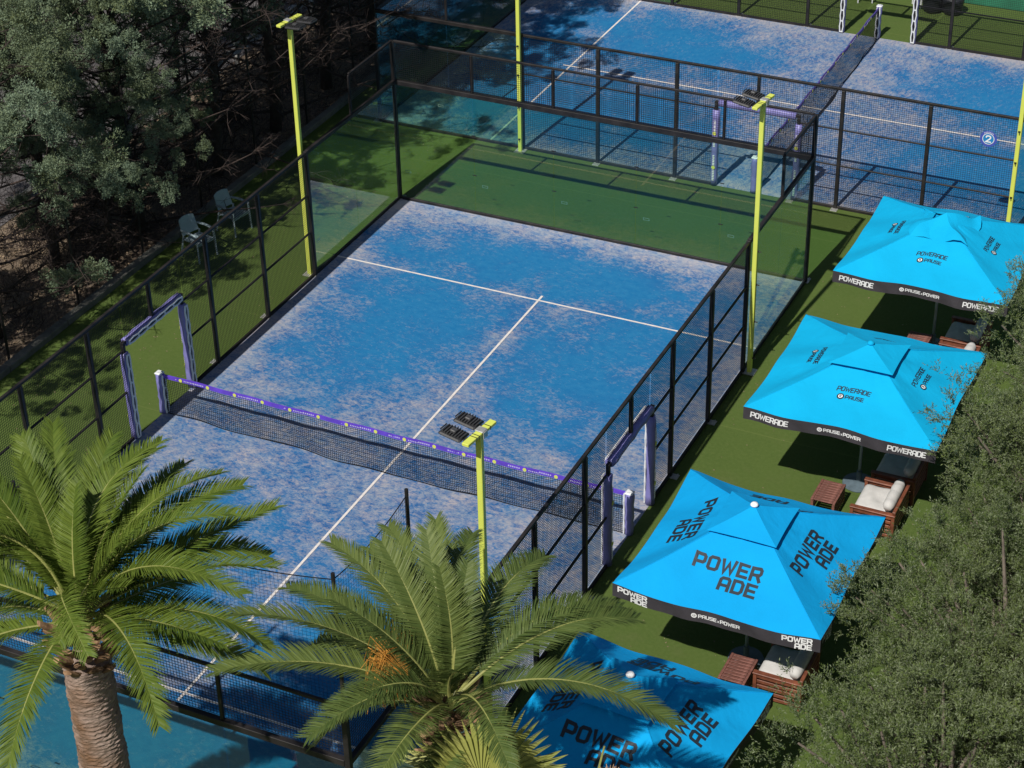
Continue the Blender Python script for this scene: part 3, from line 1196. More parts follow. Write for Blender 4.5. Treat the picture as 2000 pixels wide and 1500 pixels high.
    for k2 in range(8):
        side, s = k2 // 2, (-1 if k2 % 2 == 0 else 0)
        p = surf(side, s, 0.02) + Vector((0, 0, -0.03))
        hub = Vector((0, 0, za - 0.22))
        mb = MB().tube([p * 1.0, p.lerp(hub, 0.97)], 0.014, 6)
        q = p.lerp(hub, 0.5) + Vector((0, 0, -0.015))
        mb.tube([q, (0, 0, ze - 0.25)], 0.011, 5)
        ob('rib', mb.mesh('rib', M['polegrey']), t)
    ob('hub', MB().lathe([(0.03, 0), (0.06, 0.0), (0.06, 0.08), (0.03, 0.08)], 14).mesh('hub', M['polegrey']), t, (0, 0, ze - 0.29))
    bs = MB().lathe([(0, 0), (0.29, 0), (0.30, 0.02), (0.29, 0.055), (0.10, 0.085), (0.05, 0.09), (0.05, 0.30), (0.0, 0.30)], 32)
    ob('base', bs.mesh('base', M['basegrey']), t, (0, 0, 0.002))
    return t


make_parasol('topmost cyan parasol with a rumpled collapsed vent flap', 8.25, 8.47, 1.73, 2.32, 3.05, 'rumpled', seed=1)
make_parasol('cyan parasol with small one-line lettering and open pointed vent', 8.31, 3.17, 1.74, 2.32, 3.02, 'line', (0.02, -0.03), seed=2)
make_parasol('blue parasol with big two-line lettering, whole canopy in the sun', 8.10, -2.42, 1.70, 2.30, 3.12, 'stacked', seed=3, droop=0.085, mat='canopy_deep')
make_parasol('blue parasol lowest in the picture, partly under palm fronds and their shadows', 7.86, -6.95, 1.58, 2.22, 3.10, 'stacked', seed=4, rz=R(-3), mat='canopy_deep')


# ------------------------------------------------------------------ slatted wooden furniture
def make_table():
    t = thing('slatted_table', '', 'table', group='low slatted wooden tables')
    L, W, H = 0.68, 0.46, 0.40
    for sx in (-1, 1):
        ob('frame_rail', box_mesh('frame_rail', (0.045, L, 0.05), 'woodw', 0.005), t, (sx * (W / 2 - 0.0225), 0, H - 0.025))
        for sy in (-1, 1):
            ob('leg', box_mesh('leg', (0.05, 0.05, H - 0.052), 'woodw', 0.004, (0, 0, (H - 0.052) / 2)), t, (sx * (W / 2 - 0.03), sy * (L / 2 - 0.03), 0))
    n = 9
    for i in range(n):
        y = -L / 2 + 0.037 + (L - 0.074) * i / (n - 1)
        ob('slat', box_mesh('slat', (W - 0.095, 0.055, 0.022), 'woodw', 0.004), t, (0, y, H - 0.012 + random.uniform(-.002, .002)))
    for sx in (-1, 1):
        for z in (0.10, 0.20, 0.30):
            ob('side_slat', box_mesh('side_slat', (0.018, L - 0.12, 0.06), 'woodw', 0.003), t, (sx * (W / 2 - 0.012), 0, z))
    return t


def make_lounge():
    """faces -x: wide slatted armchair with pale seat cushion and bolster"""
    t = thing('lounge_armchair', '', 'armchair', group='wooden armchairs under the parasols')
    D, W, SH, AH = 0.82, 0.96, 0.30, 0.56
    for sx in (-1, 1):
        for sy in (-1, 1):
            ob('leg', box_mesh('leg', (0.06, 0.06, AH - 0.03), 'wood', 0.004, (0, 0, (AH - 0.03) / 2)), t, (sx * (D / 2 - 0.03), sy * (W / 2 - 0.03), 0))
    for sy in (-1, 1):
        ob('armrest', box_mesh('armrest', (D + 0.02, 0.10, 0.028), 'wood', 0.006), t, (0, sy * (W / 2 - 0.03), AH - 0.014))
        for i in range(5):
            ob('side_slat', box_mesh('side_slat', (D - 0.13, 0.02, 0.062), 'wood', 0.004), t, (0, sy * (W / 2 - 0.018), 0.09 + i * 0.098))
    for i in range(5):
        ob('back_slat', box_mesh('back_slat', (0.02, W - 0.13, 0.062), 'wood', 0.004), t, (D / 2 - 0.018, 0, 0.12 + i * 0.105))
    ob('back_rail', box_mesh('back_rail', (0.06, W, 0.05), 'wood', 0.006), t, (D / 2 - 0.02, 0, AH + 0.05))
    ob('seat_base', box_mesh('seat_base', (D - 0.09, W - 0.13, 0.05), 'wood', 0.004), t, (-0.01, 0, SH))
    # cushions, softly tufted
    V, F = [], []
    nx, ny = 16, 18
    cw, cdp, th = W - 0.10, D - 0.12, 0.20

    def blob(a):
        return (1 - abs(a) ** 6) ** 0.5 if abs(a) < 1 else 0.0
    mb = MB()
    for sgn in (1, -1):
        b0 = len(mb.v)
        for j in range(ny + 1):
            for i in range(nx + 1):
                a, b_ = -1 + 2 * i / nx, -1 + 2 * j / ny
                e = blob(a) * blob(b_)
                z = th / 2 * e
                if sgn > 0:
                    z -= 0.022 * e * max(0, math.cos(a * math.pi * 1.5)) * max(0, math.cos(b_ * math.pi * 1.5)) + 0.012 * e * (math.sin(5 * a + 3 * b_))
                mb.v.append((a * cdp / 2 - 0.04, b_ * cw / 2, SH + 0.025 + th / 2 + sgn * z))
        for j in range(ny):
            for i in range(nx):
                q = b0 + j * (nx + 1) + i
                f = (q, q + 1, q + nx + 2, q + nx + 1)
                mb.f.append(f if sgn > 0 else tuple(reversed(f)))
                mb.m.append(0)
    ob('seat_cushion', mb.mesh('seat_cushion', M['cushion'], True), t)
    mb = MB()
    pts = [(D / 2 - 0.16, -cw / 2 + cw * i / 12, SH + 0.36 + 0.012 * math.sin(i * 1.7)) for i in range(13)]
    rad = [0.07, 0.102] + [0.106 + 0.003 * math.sin(2.1 * i) for i in range(9)] + [0.102, 0.07]
    mb.tube(pts, rad, 14)
    ob('back_cushion', mb.mesh('back_cushion', M['cushion'], True), t)
    return t


T0 = make_table()
for i, (x, y, lb) in enumerate([(8.02, 2.18, 'low red-brown slatted table beside the second parasol base from the top'),
                                (8.20, -3.12, 'low red-brown slatted table beside the base of the big two-line parasol'),
                                (8.05, 7.95, 'low red-brown slatted table half hidden under the topmost parasol')]):
    o = T0 if i == 0 else copy_tree(T0)
    o.location = (x, y, 0)
    o['label'] = lb
L0 = make_lounge()
lounges = [(8.98, 2.18, 'wooden armchair with pale cushion in full sun below the second parasol'),
           (9.02, 3.35, 'wooden armchair in the shade of the second parasol, slats showing'),
           (8.92, -2.80, 'wooden armchair with half its pale cushion in the shade of the big two-line parasol'),
           (8.92, 8.45, 'wooden armchair with shaded cushion under the topmost parasol'),
           (8.95, 7.35, 'wooden armchair with sunlit slats and pale bolster beside the olive branches'),
           (8.75, -7.9, 'wooden armchair in the dark under the lowest parasol')]
for i, (x, y, lb) in enumerate(lounges):
    o = L0 if i == 0 else copy_tree(L0)
    o.location = (x, y, 0)
    o['label'] = lb


# ------------------------------------------------------------------ grey plastic armchairs
def make_chair():
    t = thing('garden_chair', '', 'chair', group='grey plastic chairs by the cypress trees')
    mb = MB()
    for i in range(9):
        y = -0.22 + 0.055 * i
        mb.box((0.0, y, 0.43), (0.46, 0.036, 0.022))
    for x in (-0.21, 0.0, 0.21):
        mb.box((x, 0, 0.417), (0.035, 0.475, 0.02))
    mb.box((0.235, 0, 0.415), (0.02, 0.48, 0.06))
    ob('seat', mb.mesh('seat', M['greyblue']), t)
    mb = MB()
    rings = []
    for i in range(9):
        f = i / 8
        z = 0.50 + 0.36 * f
        x = -0.23 - 0.11 * f
        hw = 0.24 - 0.02 * f
        r = []
        for j in range(9):
            a = -1 + 2 * j / 8
            zz = z + (0.035 * (1 - a * a) if i == 8 else 0)
            r.append((x - 0.035 * (1 - a * a), a * hw, zz))
        for j in range(8, -1, -1):
            a = -1 + 2 * j / 8
            zz = z + (0.035 * (1 - a * a) if i == 8 else 0)
            r.append((x - 0.035 * (1 - a * a) - 0.02, a * hw, zz))
        rings.append(r)
    mb.quadstrip(rings)
    ob('backrest', mb.mesh('backrest', M['greyblue'], False), t)
    for sy in (-1, 1):
        ob('leg', MB().tube([(0.27, sy * 0.275, 0), (0.235, sy * 0.26, 0.64)], [0.024, 0.022], 8).mesh('leg', M['greyblue']), t)
        ob('leg', MB().tube([(-0.32, sy * 0.27, 0), (-0.22, sy * 0.245, 0.50)], [0.024, 0.022], 8).mesh('leg', M['greyblue']), t)
        ob('armrest', MB().tube([(0.25, sy * 0.26, 0.62), (0.22, sy * 0.265, 0.655), (0.0, sy * 0.27, 0.67), (-0.27, sy * 0.245, 0.66)], [0.022, 0.026, 0.028, 0.024], 8).mesh('armrest', M['greyblue']), t)
    return t


G0 = make_chair()
for i, (x, y, rz, lb) in enumerate([(-7.85, 5.75, -14, 'grey plastic armchair nearer to the camera, behind a fence post'),
                                    (-7.78, 7.12, -10, 'grey plastic armchair farther from the camera, deeper in tree shade')]):
    o = G0 if i == 0 else copy_tree(G0)
    o.location = (x, y, 0)
    o.rotation_euler = (0, 0, R(rz))
    o['label'] = lb

# padel balls on the turf edge
bm_ball = MB().lathe([(0.034 * math.sin(math.pi * i / 10), 0.034 - 0.034 * math.cos(math.pi * i / 10)) for i in range(11)], 14).mesh('padel_ball', M['ball'], True)
for x, y, z, lb in ((-8.33, 3.75, 0.0, 'yellow ball in the shade left of the laced gate'),
                    (-8.30, 5.25, 0.0, 'yellow ball just left of the nearer grey chair'),
                    (-8.22, 6.35, 0.0, 'yellow ball between the two grey chairs')):
    tag(ob('padel_ball', bm_ball, None, (x, y, z + 0.001)), lb, 'ball', 'yellow balls along the turf edge')

# far edge: white chairs, planters and a green screen beyond the far court
bc = None
for i, (x, y, lb) in enumerate([(1.45, 26.0, 'white chair legs at the top edge left of the far net post'),
                                (3.05, 26.3, 'white chair legs at the top edge right of the far net post')]):
    t = thing('white_chair', lb, 'chair', (x, y, 0), R(200 + 30 * i), 'white chairs beyond the far court')
    ob('seat', box_mesh('white_seat', (0.46, 0.46, 0.03), 'lace', 0.01), t, (0, 0, 0.44))
    ob('backrest', box_mesh('white_back', (0.03, 0.46, 0.40), 'lace', 0.01), t, (-0.22, 0, 0.68))
    for sx in (-1, 1):
        for sy in (-1, 1):
            ob('leg', box_mesh('white_leg', (0.035, 0.035, 0.425), 'lace', 0.004, (0, 0, 0.2125)), t, (sx * 0.2, sy * 0.2, 0))
pl = MB().lathe([(0, 0), (0.20, 0), (0.27, 0.10), (0.30, 0.42), (0.31, 0.5), (0.28, 0.5), (0.27, 0.44), (0, 0.44)], 24).mesh('planter', M['planter'], True)
for x, y, lb in ((3.42, 25.95, 'left dark round planter at the top edge beside the white chairs'), (3.98, 26.0, 'right dark round planter at the top edge before the green screen')):
    tag(ob('planter', pl, None, (x, y, 0.001)), lb, 'planter', 'dark round planters')
t = thing('windscreen_fence', 'green cloth windscreen fence at the top right corner', 'fence', (9.5, 26.9, 0))
ob('screen_cloth', box_mesh('screen_cloth', (11.0, 0.03, 1.9), 'screen', 0, (0, 0, 0.97)), t, (0, 0, 0))
for x in (-5.5, -2.75, 0, 2.75, 5.5):
    ob('post', box_mesh('screen_post', (0.07, 0.07, 2.1), 'black', 0.004, (0, 0, 1.05)), t, (x, 0.055, 0))

# ------------------------------------------------------------------ chain link fence and guard rail on the left
t = thing('chain_link_fence', 'thin dark chain-link fence between the turf and the cypress trees', 'fence', (-8.98, 0, 0))
for i in range(17):
    y = -12 + 2.45 * i
    ob('post', CACHE.setdefault('clpost', MB().tube([(0, 0, 0), (0, 0, 4.2)], 0.030, 8).mesh('post', M['black'])), t, (0, y, 0))
    if i < 16:
        o = ob('wire_mesh', wire_mesh(2.45, 4.1, 0.10, 0.0016), t, (0, y + 1.225, 0.06), rotz=math.pi / 2)
        o['kind'] = 'stuff'
t = thing('guard_rail', 'galvanised guard rail at the edge of the road behind the trees', 'guard rail', (-12.5, 8, 0))
prof = [(-0.03, -0.15), (0.03, -0.10), (-0.02, -0.03), (-0.02, 0.03), (0.03, 0.10), (-0.03, 0.15)]
mb = MB()
rings = []
for y in (-22, 24):
    rings.append([(p[0], y, 0.58 + p[1]) for p in prof] + [(p[0] - 0.006, y, 0.58 + p[1]) for p in reversed(prof)])
mb.quadstrip(rings)
ob('rail', mb.mesh('rail', M['chrome']), t)
for i in range(12):
    ob('post', box_mesh('rail_post', (0.09, 0.12, 0.72), 'galv', 0.005, (0, 0, 0.36)), t, (-0.09, -21 + 4 * i, 0))


# ------------------------------------------------------------------ vegetation
def unit(v):
    return v / np.maximum(np.linalg.norm(v, axis=-1, keepdims=True), 1e-9)


def leaf_quads(base, d, up, L, W, shape='rhomb'):
    """one rhombic leaf per row; returns verts (4n,3), quads"""
    side = unit(np.cross(d, up))
    mid = base + d * (L * 0.45)[:, None]
    tip = base + d * L[:, None]
    V = np.stack([base, mid + side * (W / 2)[:, None], tip, mid - side * (W / 2)[:, None]], 1).reshape(-1, 3)
    n = len(base)
    F = np.arange(4 * n).reshape(n, 4)
    return V, F


def rand_dirs(n, g):
    v = g.normal(size=(n, 3))
    return unit(v)


def cypress_variant(seed, H, rad, bare, dense=False):
    """trunk tubes, dead twigs and a crown made of many lumpy puffs of little sprays"""
    g = np.random.default_rng(seed)
    r = random.Random(seed)
    lean = (r.uniform(-.25, .25), r.uniform(-.25, .25))
    tr = MB()
    axis = lambda z: Vector((lean[0] * (z / H) ** 2 + 0.08 * math.sin(z * 1.3 + seed), lean[1] * (z / H) ** 2 + 0.08 * math.cos(z * 1.1), z))
    tr.tube([axis(H * 0.95 * i / 10) for i in range(11)], [0.15 * (1 - 0.85 * i / 10) + 0.01 for i in range(11)], 9)
    tw = MB()
    puffs = []
    nb = 76 if dense else 52
    for i in range(nb):
        z = 0.35 + (H - 0.9) * (i / nb) ** 0.9
        f = z / H
        az = i * 2.4 + r.uniform(-.4, .4)
        prof = rad * (0.62 + 0.85 * f if f < 0.45 else (1.0 - ((f - 0.45) / 0.58) ** 2.6 * 0.85))
        Lb = prof * r.uniform(0.6, 1.12)
        a = axis(z)
        rise = r.uniform(0.10, 0.45) if dense else r.uniform(-0.15, 0.30) if f < 0.5 else r.uniform(0.05, 0.6)
        pts = [a]
        dirv = Vector((math.cos(az), math.sin(az), rise)).normalized()
        p = a.copy()
        for s_ in range(5):
            dirv = (dirv + Vector((r.uniform(-.25, .25), r.uniform(-.25, .25), r.uniform(-.12, .22)))).normalized()
            p = p + dirv * (Lb / 5)
            pts.append(p.copy())
        tw.tube(pts, [0.035 * (1 - 0.8 * q / 5) * (1.2 - 0.6 * f) for q in range(6)], 5, cap=False)
        dead = z < bare and r.random() < 0.90
        for q0 in range(2, 6):
            for q in range(4 if dead else 1):
                d2 = (Vector((r.uniform(-1, 1), r.uniform(-1, 1), r.uniform(-.5, .8)))).normalized()
                e = pts[q0] + d2 * r.uniform(0.25, 0.7)
                m_ = pts[q0].lerp(e, 0.5) + Vector((r.uniform(-.08, .08), r.uniform(-.08, .08), r.uniform(-.05, .1)))
                tw.tube([pts[q0], m_, e], [0.009, 0.007, 0.003], 4, cap=False)
                if dead:
                    for q1 in range(3):
                        d3 = (Vector((r.uniform(-1, 1), r.uniform(-1, 1), r.uniform(-.5, .8)))).normalized()
                        tw.tube([m_, m_ + d3 * r.uniform(0.15, 0.4)], [0.005, 0.002], 3, cap=False)
        if not dead and not (dense and z < bare):
            tn = r.random()
            for q0 in range(2 if dense else 3, 6):
                for q in range(2 if dense else (1 if q0 < 4 else 2)):
                    off = Vector((r.uniform(-1, 1), r.uniform(-1, 1), r.uniform(-.3, .9))) * 0.36
                    puffs.append((pts[q0] + off, r.uniform(0.26, 0.45), min(1, max(0, tn + r.uniform(-.3, .3)))))
    for i in range(14):
        puffs.append((axis(H * (0.84 + 0.12 * r.random())) + Vector((r.uniform(-.5, .5), r.uniform(-.5, .5), 0)), r.uniform(.24, .36), r.random()))
    VV, TT = [], []
    for c, pr, tn in puffs:
        # every puff is a cluster of small knobs
        nk = 14
        for q in range(nk):
            kd = rand_dirs(1, g)[0]
            kc = np.array(c) + kd * pr * r.uniform(0.45, 0.90) * np.array([0.9, 0.9, 1.05])
            kr = pr * r.uniform(0.24, 0.40)
            n = 40 if dense else 72
            d = rand_dirs(n, g)
            base = kc + d * (kr * g.uniform(0.35, 0.85, n))[:, None]
            dd = unit(d + kd * 0.5 + g.normal(size=(n, 3)) * 0.35 + np.array([0, 0, 0.2]))
            L = g.uniform(0.026, 0.058, n) * (1.5 if dense else 1.0)
            V, _ = leaf_quads(base, dd, rand_dirs(n, g), L, L * 0.5)
            VV.append(V)
            tnt = np.clip(tn * 0.5 + r.uniform(-.12, .12) + g.uniform(0, 0.5, n), 0, 1)
            TT.append(np.repeat(tnt, 4))
    V = np.concatenate(VV)
    F = np.arange(len(V)).reshape(-1, 4)
    return (tr.mesh('trunk', M['bark'], True), tw.mesh('branches', M['twig'], True), np_mesh('crown', V, F, M['cypress'], np.concatenate(TT)))


CY = [cypress_variant(11, 7.9, 4.1, 3.5), cypress_variant(12, 7.6, 4.1, 3.2), cypress_variant(13, 9.8, 5.6, 5.6, True)]
cy_spots = [(-10.5, 6.8, 0, 0.9, 0.84), (-9.6, 9.4, 2, 2.0, 0.95), (-10.4, 3.8, 1, 0.3, 0.84), (-10.0, 1.0, 0, 4.0, 0.92),
            (-10.0, -1.9, 1, 3.0, 0.74), (-10.1, -5.0, 0, 5.0, 0.8), (-9.6, 12.0, 2, 1.1, 1.0), (-9.7, 14.9, 2, 2.7, 1.05),
            (-9.7, 17.3, 2, 4.4, 0.95), (-10.0, 19.6, 2, 5.6, 1.05), (-10.3, 22.4, 2, 1.5, 1.0), (-9.6, 4.9, 1, 3.6, 0.55), (-12.2, 13.2, 2, 5.5, 0.9), (-9.6, 5.9, 2, 0.6, 0.92), (-10.9, 9.9, 1, 4.4, 0.74), (-11.6, 5.2, 0, 2.6, 0.80)]
cyl = ['grey-green cypress on the bare trunk left of the grey chairs', 'grey-green cypress behind the yellow pole, left of it', 'dense grey-green cypress at the left edge above the road gap',
       'cypress with bare dead lower branches at the left edge', 'cypress left of the frame edge, shading the turf', 'cypress beyond the left frame edge', 'thin dark cypress right behind the yellow pole head',
       'mostly bare dark cypress right of the yellow pole', 'bare dark trunk cypress by the far court corner', 'bare cypress at the top edge beside the far glass wall', 'leafy cypress beyond the far court end wall',
       'small cypress leaning over the chain-link fence above the chairs', 'cypress by the road directly above the yellow pole head', 'tall bare-trunked cypress just behind the two grey chairs', 'leafy lower cypress left of the yellow pole, farther back than the chairs', 'leafy cypress nearest to the guard rail in the top left foliage']
for (x, y, k2, rz, sc), lb in zip(cy_spots, cyl):
    t = thing('cypress_tree', lb, 'tree', (x, y, -0.02), rz, 'row of grey-green cypress trees')
    t.scale = (sc, sc, sc)
    for nm, me in zip(('trunk', 'branches', 'crown'), CY[k2]):
        ob(nm, me, t)

# leaf litter and small stones on the soil strip
n = 9000
base = np.stack([rng.uniform(-12.7, -9.0, n), rng.uniform(-8, 24, n), np.zeros(n)], 1)
base[:, 2] = rng.uniform(0.0, 0.03, n)
d = rand_dirs(n, rng)
d[:, 2] *= 0.35
V, F = leaf_quads(base, unit(d), rand_dirs(n, rng), rng.uniform(0.05, 0.14, n), rng.uniform(0.03, 0.07, n))
V[:, 2] = np.maximum(V[:, 2], 0.0) + 0.004
o = ob('leaf_litter', np_mesh('leaf_litter', V, F, M['litter']))
o['kind'] = 'stuff'
n = 900
base = np.concatenate([np.stack([rng.uniform(-8.7, -5.2, 500), rng.uniform(-8, 13, 500), np.zeros(500)], 1),
                       np.stack([rng.uniform(5.2, 11.0, 400), rng.uniform(-9, 13, 400), np.zeros(400)], 1)])
d = rand_dirs(n, rng)
d[:, 2] *= 0.1
V, F = leaf_quads(base, unit(d), np.tile([[0.1, 0.0, 1.0]], (n, 1)), rng.uniform(0.02, 0.06, n), rng.uniform(0.010, 0.03, n))
V[:, 2] = np.abs(V[:, 2]) + 0.006
o = ob('fallen_leaves', np_mesh('fallen_leaves', V, F, M['litter']))
o['kind'] = 'stuff'
# low dry scrub tangled under the trees
n = 5200
cx = rng.uniform(-11.9, -9.1, 130)
cy_ = rng.uniform(-6, 23, 130)
idx = rng.integers(0, 130, n)
base = np.stack([cx[idx] + rng.normal(0, 0.22, n), cy_[idx] + rng.normal(0, 0.22, n), rng.uniform(0, 0.35, n)], 1)
d = rand_dirs(n, rng)
d[:, 2] = np.abs(d[:, 2]) + 0.3
V, F = leaf_quads(base, unit(d), rand_dirs(n, rng), rng.uniform(0.15, 0.5, n), rng.uniform(0.012, 0.035, n))
o = ob('dry_scrub', np_mesh('dry_scrub', V, F, M['twig']))
o['kind'] = 'stuff'


def olive_variant(seed, rx, ry, rz, cz, nspr):
    g = np.random.default_rng(seed)
    r = random.Random(seed)
    # lumpy crown: sub-crowns on an ellipsoid
    lobes = []
    for i in range(46):
        a, b_ = i * 2.399 + r.uniform(-.3, .3), math.asin(r.uniform(-0.45, 0.98))
        f = r.uniform(0.50, 1.02)
        lobes.append((Vector((rx * f * math.cos(a) * math.cos(b_), ry * f * math.sin(a) * math.cos(b_), cz + rz * f * math.sin(b_))), r.uniform(0.42, 0.70), r.random()))
    tr = MB()
    tr.tube([(0, 0, 0), (0.1, 0.05, 0.5), (0.05, -0.08, 1.1), (0.12, 0, 1.5)], [0.26, 0.20, 0.17, 0.16], 10)
    br = MB()
    for c, rr, _ in lobes:
        m_ = Vector((c.x * 0.45, c.y * 0.45, 1.35 + (c.z - 1.35) * 0.5)) + Vector((r.uniform(-.2, .2), r.uniform(-.2, .2), 0))
        br.tube([(0.1, 0, 1.3), m_, c], [0.07, 0.045, 0.018], 6, cap=False)
    BT, DT, TN = [], [], []
    for c, rr, tn in lobes:
        n = nspr
        d = rand_dirs(n, g)
        d[:, 2] += 0.25
        d = unit(d)
        lump = 1 + 0.25 * np.sin(d @ g.normal(size=3) * 5 + g.uniform(0, 6))
        BT.append(np.array(c) + d * (rr * lump * g.uniform(0.25, 1.05, n) ** 0.5)[:, None])
        DT.append(unit(d * 0.9 + np.array([0, 0, 0.7]) + g.normal(size=(n, 3)) * 0.25))
        TN.append(np.clip((tn - 0.5) * 0.35 + 0.22 + g.uniform(-.22, .28, n), 0, 1))
    BT, DT, TN = np.concatenate(BT), np.concatenate(DT), np.concatenate(TN)
    VV, TT = [], []
    for q0 in range(8):
        n = len(BT)
        sd_ = unit(DT + g.normal(size=(n, 3)) * 0.45)
        SL = g.uniform(0.10, 0.24, n)
        b0 = BT + g.normal(size=(n, 3)) * 0.035
        for q in range(11):
            f = (q + 0.5) / 11
            e1 = unit(np.cross(sd_, rand_dirs(n, g)))
            dd = unit(sd_ * g.uniform(0.6, 1.0, n)[:, None] + e1 * 0.7)
            L = g.uniform(0.032, 0.058, n)
            V, _ = leaf_quads(b0 + sd_ * (SL * f)[:, None], dd, rand_dirs(n, g), L, L * 0.30)
            VV.append(V)
            TT.append(np.repeat(np.clip(TN + 0.22 * (f - 0.4) + g.uniform(-.10, .18, n), 0, 1), 4))
    V = np.concatenate(VV)
    F = np.arange(len(V)).reshape(-1, 4)
    return (tr.mesh('trunk', M['olivebark'], True), br.mesh('branches', M['olivebark'], True), np_mesh('crown', V, F, M['olive'], np.concatenate(TT)))


OL = [olive_variant(21, 2.3, 2.35, 1.7, 2.75, 30), olive_variant(22, 2.2, 2.2, 1.6, 2.7, 30)]
ol_spots = [(12.15, 4.7, 0, 0.4, 0.98, 'olive tree overlapping the corners of the two topmost parasols'),
            (12.25, 0.9, 1, 2.2, 1.0, 'olive tree at the right edge beside the sunny cushion armchair'),
            (12.25, -3.3, 0, 3.9, 0.93, 'olive tree beside the big two-line parasol'),
            (12.35, -7.0, 1, 5.3, 1.0, 'olive tree filling the lower right corner'),
            (12.2, 2.9, 1, 3.0, 0.85, 'lower olive tree in the row, beside the second parasol from the top'),
            (12.45, -1.3, 0, 1.7, 0.80, 'lower olive tree between the sunny armchair and the big two-line parasol'),
            (12.5, -5.2, 1, 0.2, 0.85, 'lower olive tree beside the half shaded armchair'),
            (14.9, -1.6, 1, 1.0, 1.0, 'olive tree behind the front row at the right edge'),
            (14.9, -5.6, 0, 2.0, 1.0, 'olive tree at the right edge behind the lower right corner'),
            (14.6, 3.2, 0, 5.0, 1.0, 'olive tree beyond the right frame edge')]
for x, y, k2, rz, sc, lb in ol_spots:
    t = thing('olive_tree', lb, 'tree', (x, y, 0), rz, 'olive trees beside the parasols')
    t.scale = (sc, sc, sc)
    for nm, me in zip(('trunk', 'branches', 'crown'), OL[k2]):
        ob(nm, me, t)


# ------------------------------------------------------------------ palms
def frond_mesh(L, bulge, droop, seed, mats, nl=165, lw=0.0185, ll=0.42, side=0.0, dry=0.0):
    """frond in local XZ plane: chord along +x, leaflets to +-y"""
    g = np.random.default_rng(seed)
    T = np.linspace(0, 1, 25)
    ctrl = np.array([L * 0.48, -side * L, L * bulge * 2])
    tipp = np.array([L, side * L * 0.35, 0.0])

    def P(t_):
        t_ = np.asarray(t_)[:, None]
        p = 2 * (1 - t_) * t_ * ctrl + t_ ** 2 * tipp
        p[:, 2] -= droop * L * np.clip(t_[:, 0] - 0.6, 0, 1) ** 2 * 2
        return p

    pts = P(T)
    mb = MB()
    rad = [0.024 * (1 - 0.88 * t_) + 0.003 for t_ in T]
    mb.tube([Vector(p) for p in pts], rad, 6, mi=1)
    RV = np.array([tuple(v) for v in mb.v])
    RF = [f for f in mb.f]
    V, F, TT = [RV], list(RF), [np.full(len(RV), 0.5)]
    MI = [1] * len(RF)
    nv = len(RV)
    tt = np.linspace(0.14, 0.995, nl)
    c = P(tt)
    tan = unit(np.gradient(c, axis=0))
    nrm = unit(np.cross(np.cross(tan, np.array([0, 0, 1.0])), tan))
    for sgn in (-1, 1):
        side = unit(np.cross(tan, nrm)) * sgn
        prof = np.minimum(1, 0.35 + 2.4 * (tt - 0.1)) * (1 - 0.55 * tt ** 4)
        LL = ll * np.clip(prof, 0.25, 1) * g.uniform(0.88, 1.08, nl)
        ang = np.radians(66 - 30 * tt + g.normal(0, 2.5, nl))
        d = unit(tan * np.cos(ang)[:, None] + side * np.sin(ang)[:, None] + nrm * (0.26 + g.normal(0, 0.05, nl))[:, None])
        d2 = unit(d + np.array([0, 0, -0.20]) + g.normal(0, 0.03, (nl, 3)))
        wv = unit(np.cross(d, nrm + g.normal(0, 0.18, (nl, 3))))
        Wd = lw * g.uniform(0.8, 1.15, nl)
        LL = LL * np.where(g.random(nl) < 0.06, g.uniform(0.3, 0.7, nl), 1.0)
        a = c + nrm * 0.008
        m_ = a + d * (LL * 0.5)[:, None]
        e = m_ + d2 * (LL * 0.5)[:, None]
        vs = np.stack([a + wv * (Wd * 0.35)[:, None], a - wv * (Wd * 0.35)[:, None],
                       m_ - wv * (Wd * 0.5)[:, None], m_ + wv * (Wd * 0.5)[:, None],
                       e - wv * (Wd * 0.06)[:, None], e + wv * (Wd * 0.06)[:, None]], 1)
        V.append(vs.reshape(-1, 3))
        tn = np.clip(g.normal(0.5, 0.2) * 0.6 + g.uniform(0, 0.45, nl), 0, 1)
        TT.append(np.repeat(tn, 6))
        for i in range(nl):
            q = nv + 6 * i
            F.append((q, q + 1, q + 2, q + 3))
            F.append((q + 3, q + 2, q + 4, q + 5))
            MI += [0, 0]
        nv += 6 * nl
    V = np.concatenate(V)
    me = bpy.data.meshes.new('frond')
    me.from_pydata(V.tolist(), [], F)
    for m_ in mats:
        me.materials.append(m_)
    me.polygons.foreach_set('material_index', MI)
    at = me.attributes.new('tint', 'FLOAT', 'POINT')
    at.data.foreach_set('value', np.concatenate(TT).astype(np.float32))
    me.update()
    return me


def place_frond(parent, me, az, el, roll=0.0, loc=(0, 0, 0)):
    o = ob('frond', me, parent, loc)
    o.rotation_euler = (Matrix.Rotation(R(az), 3, 'Z') @ Matrix.Rotation(R(-el), 3, 'Y') @ Matrix.Rotation(R(roll), 3, 'X')).to_euler()
    return o


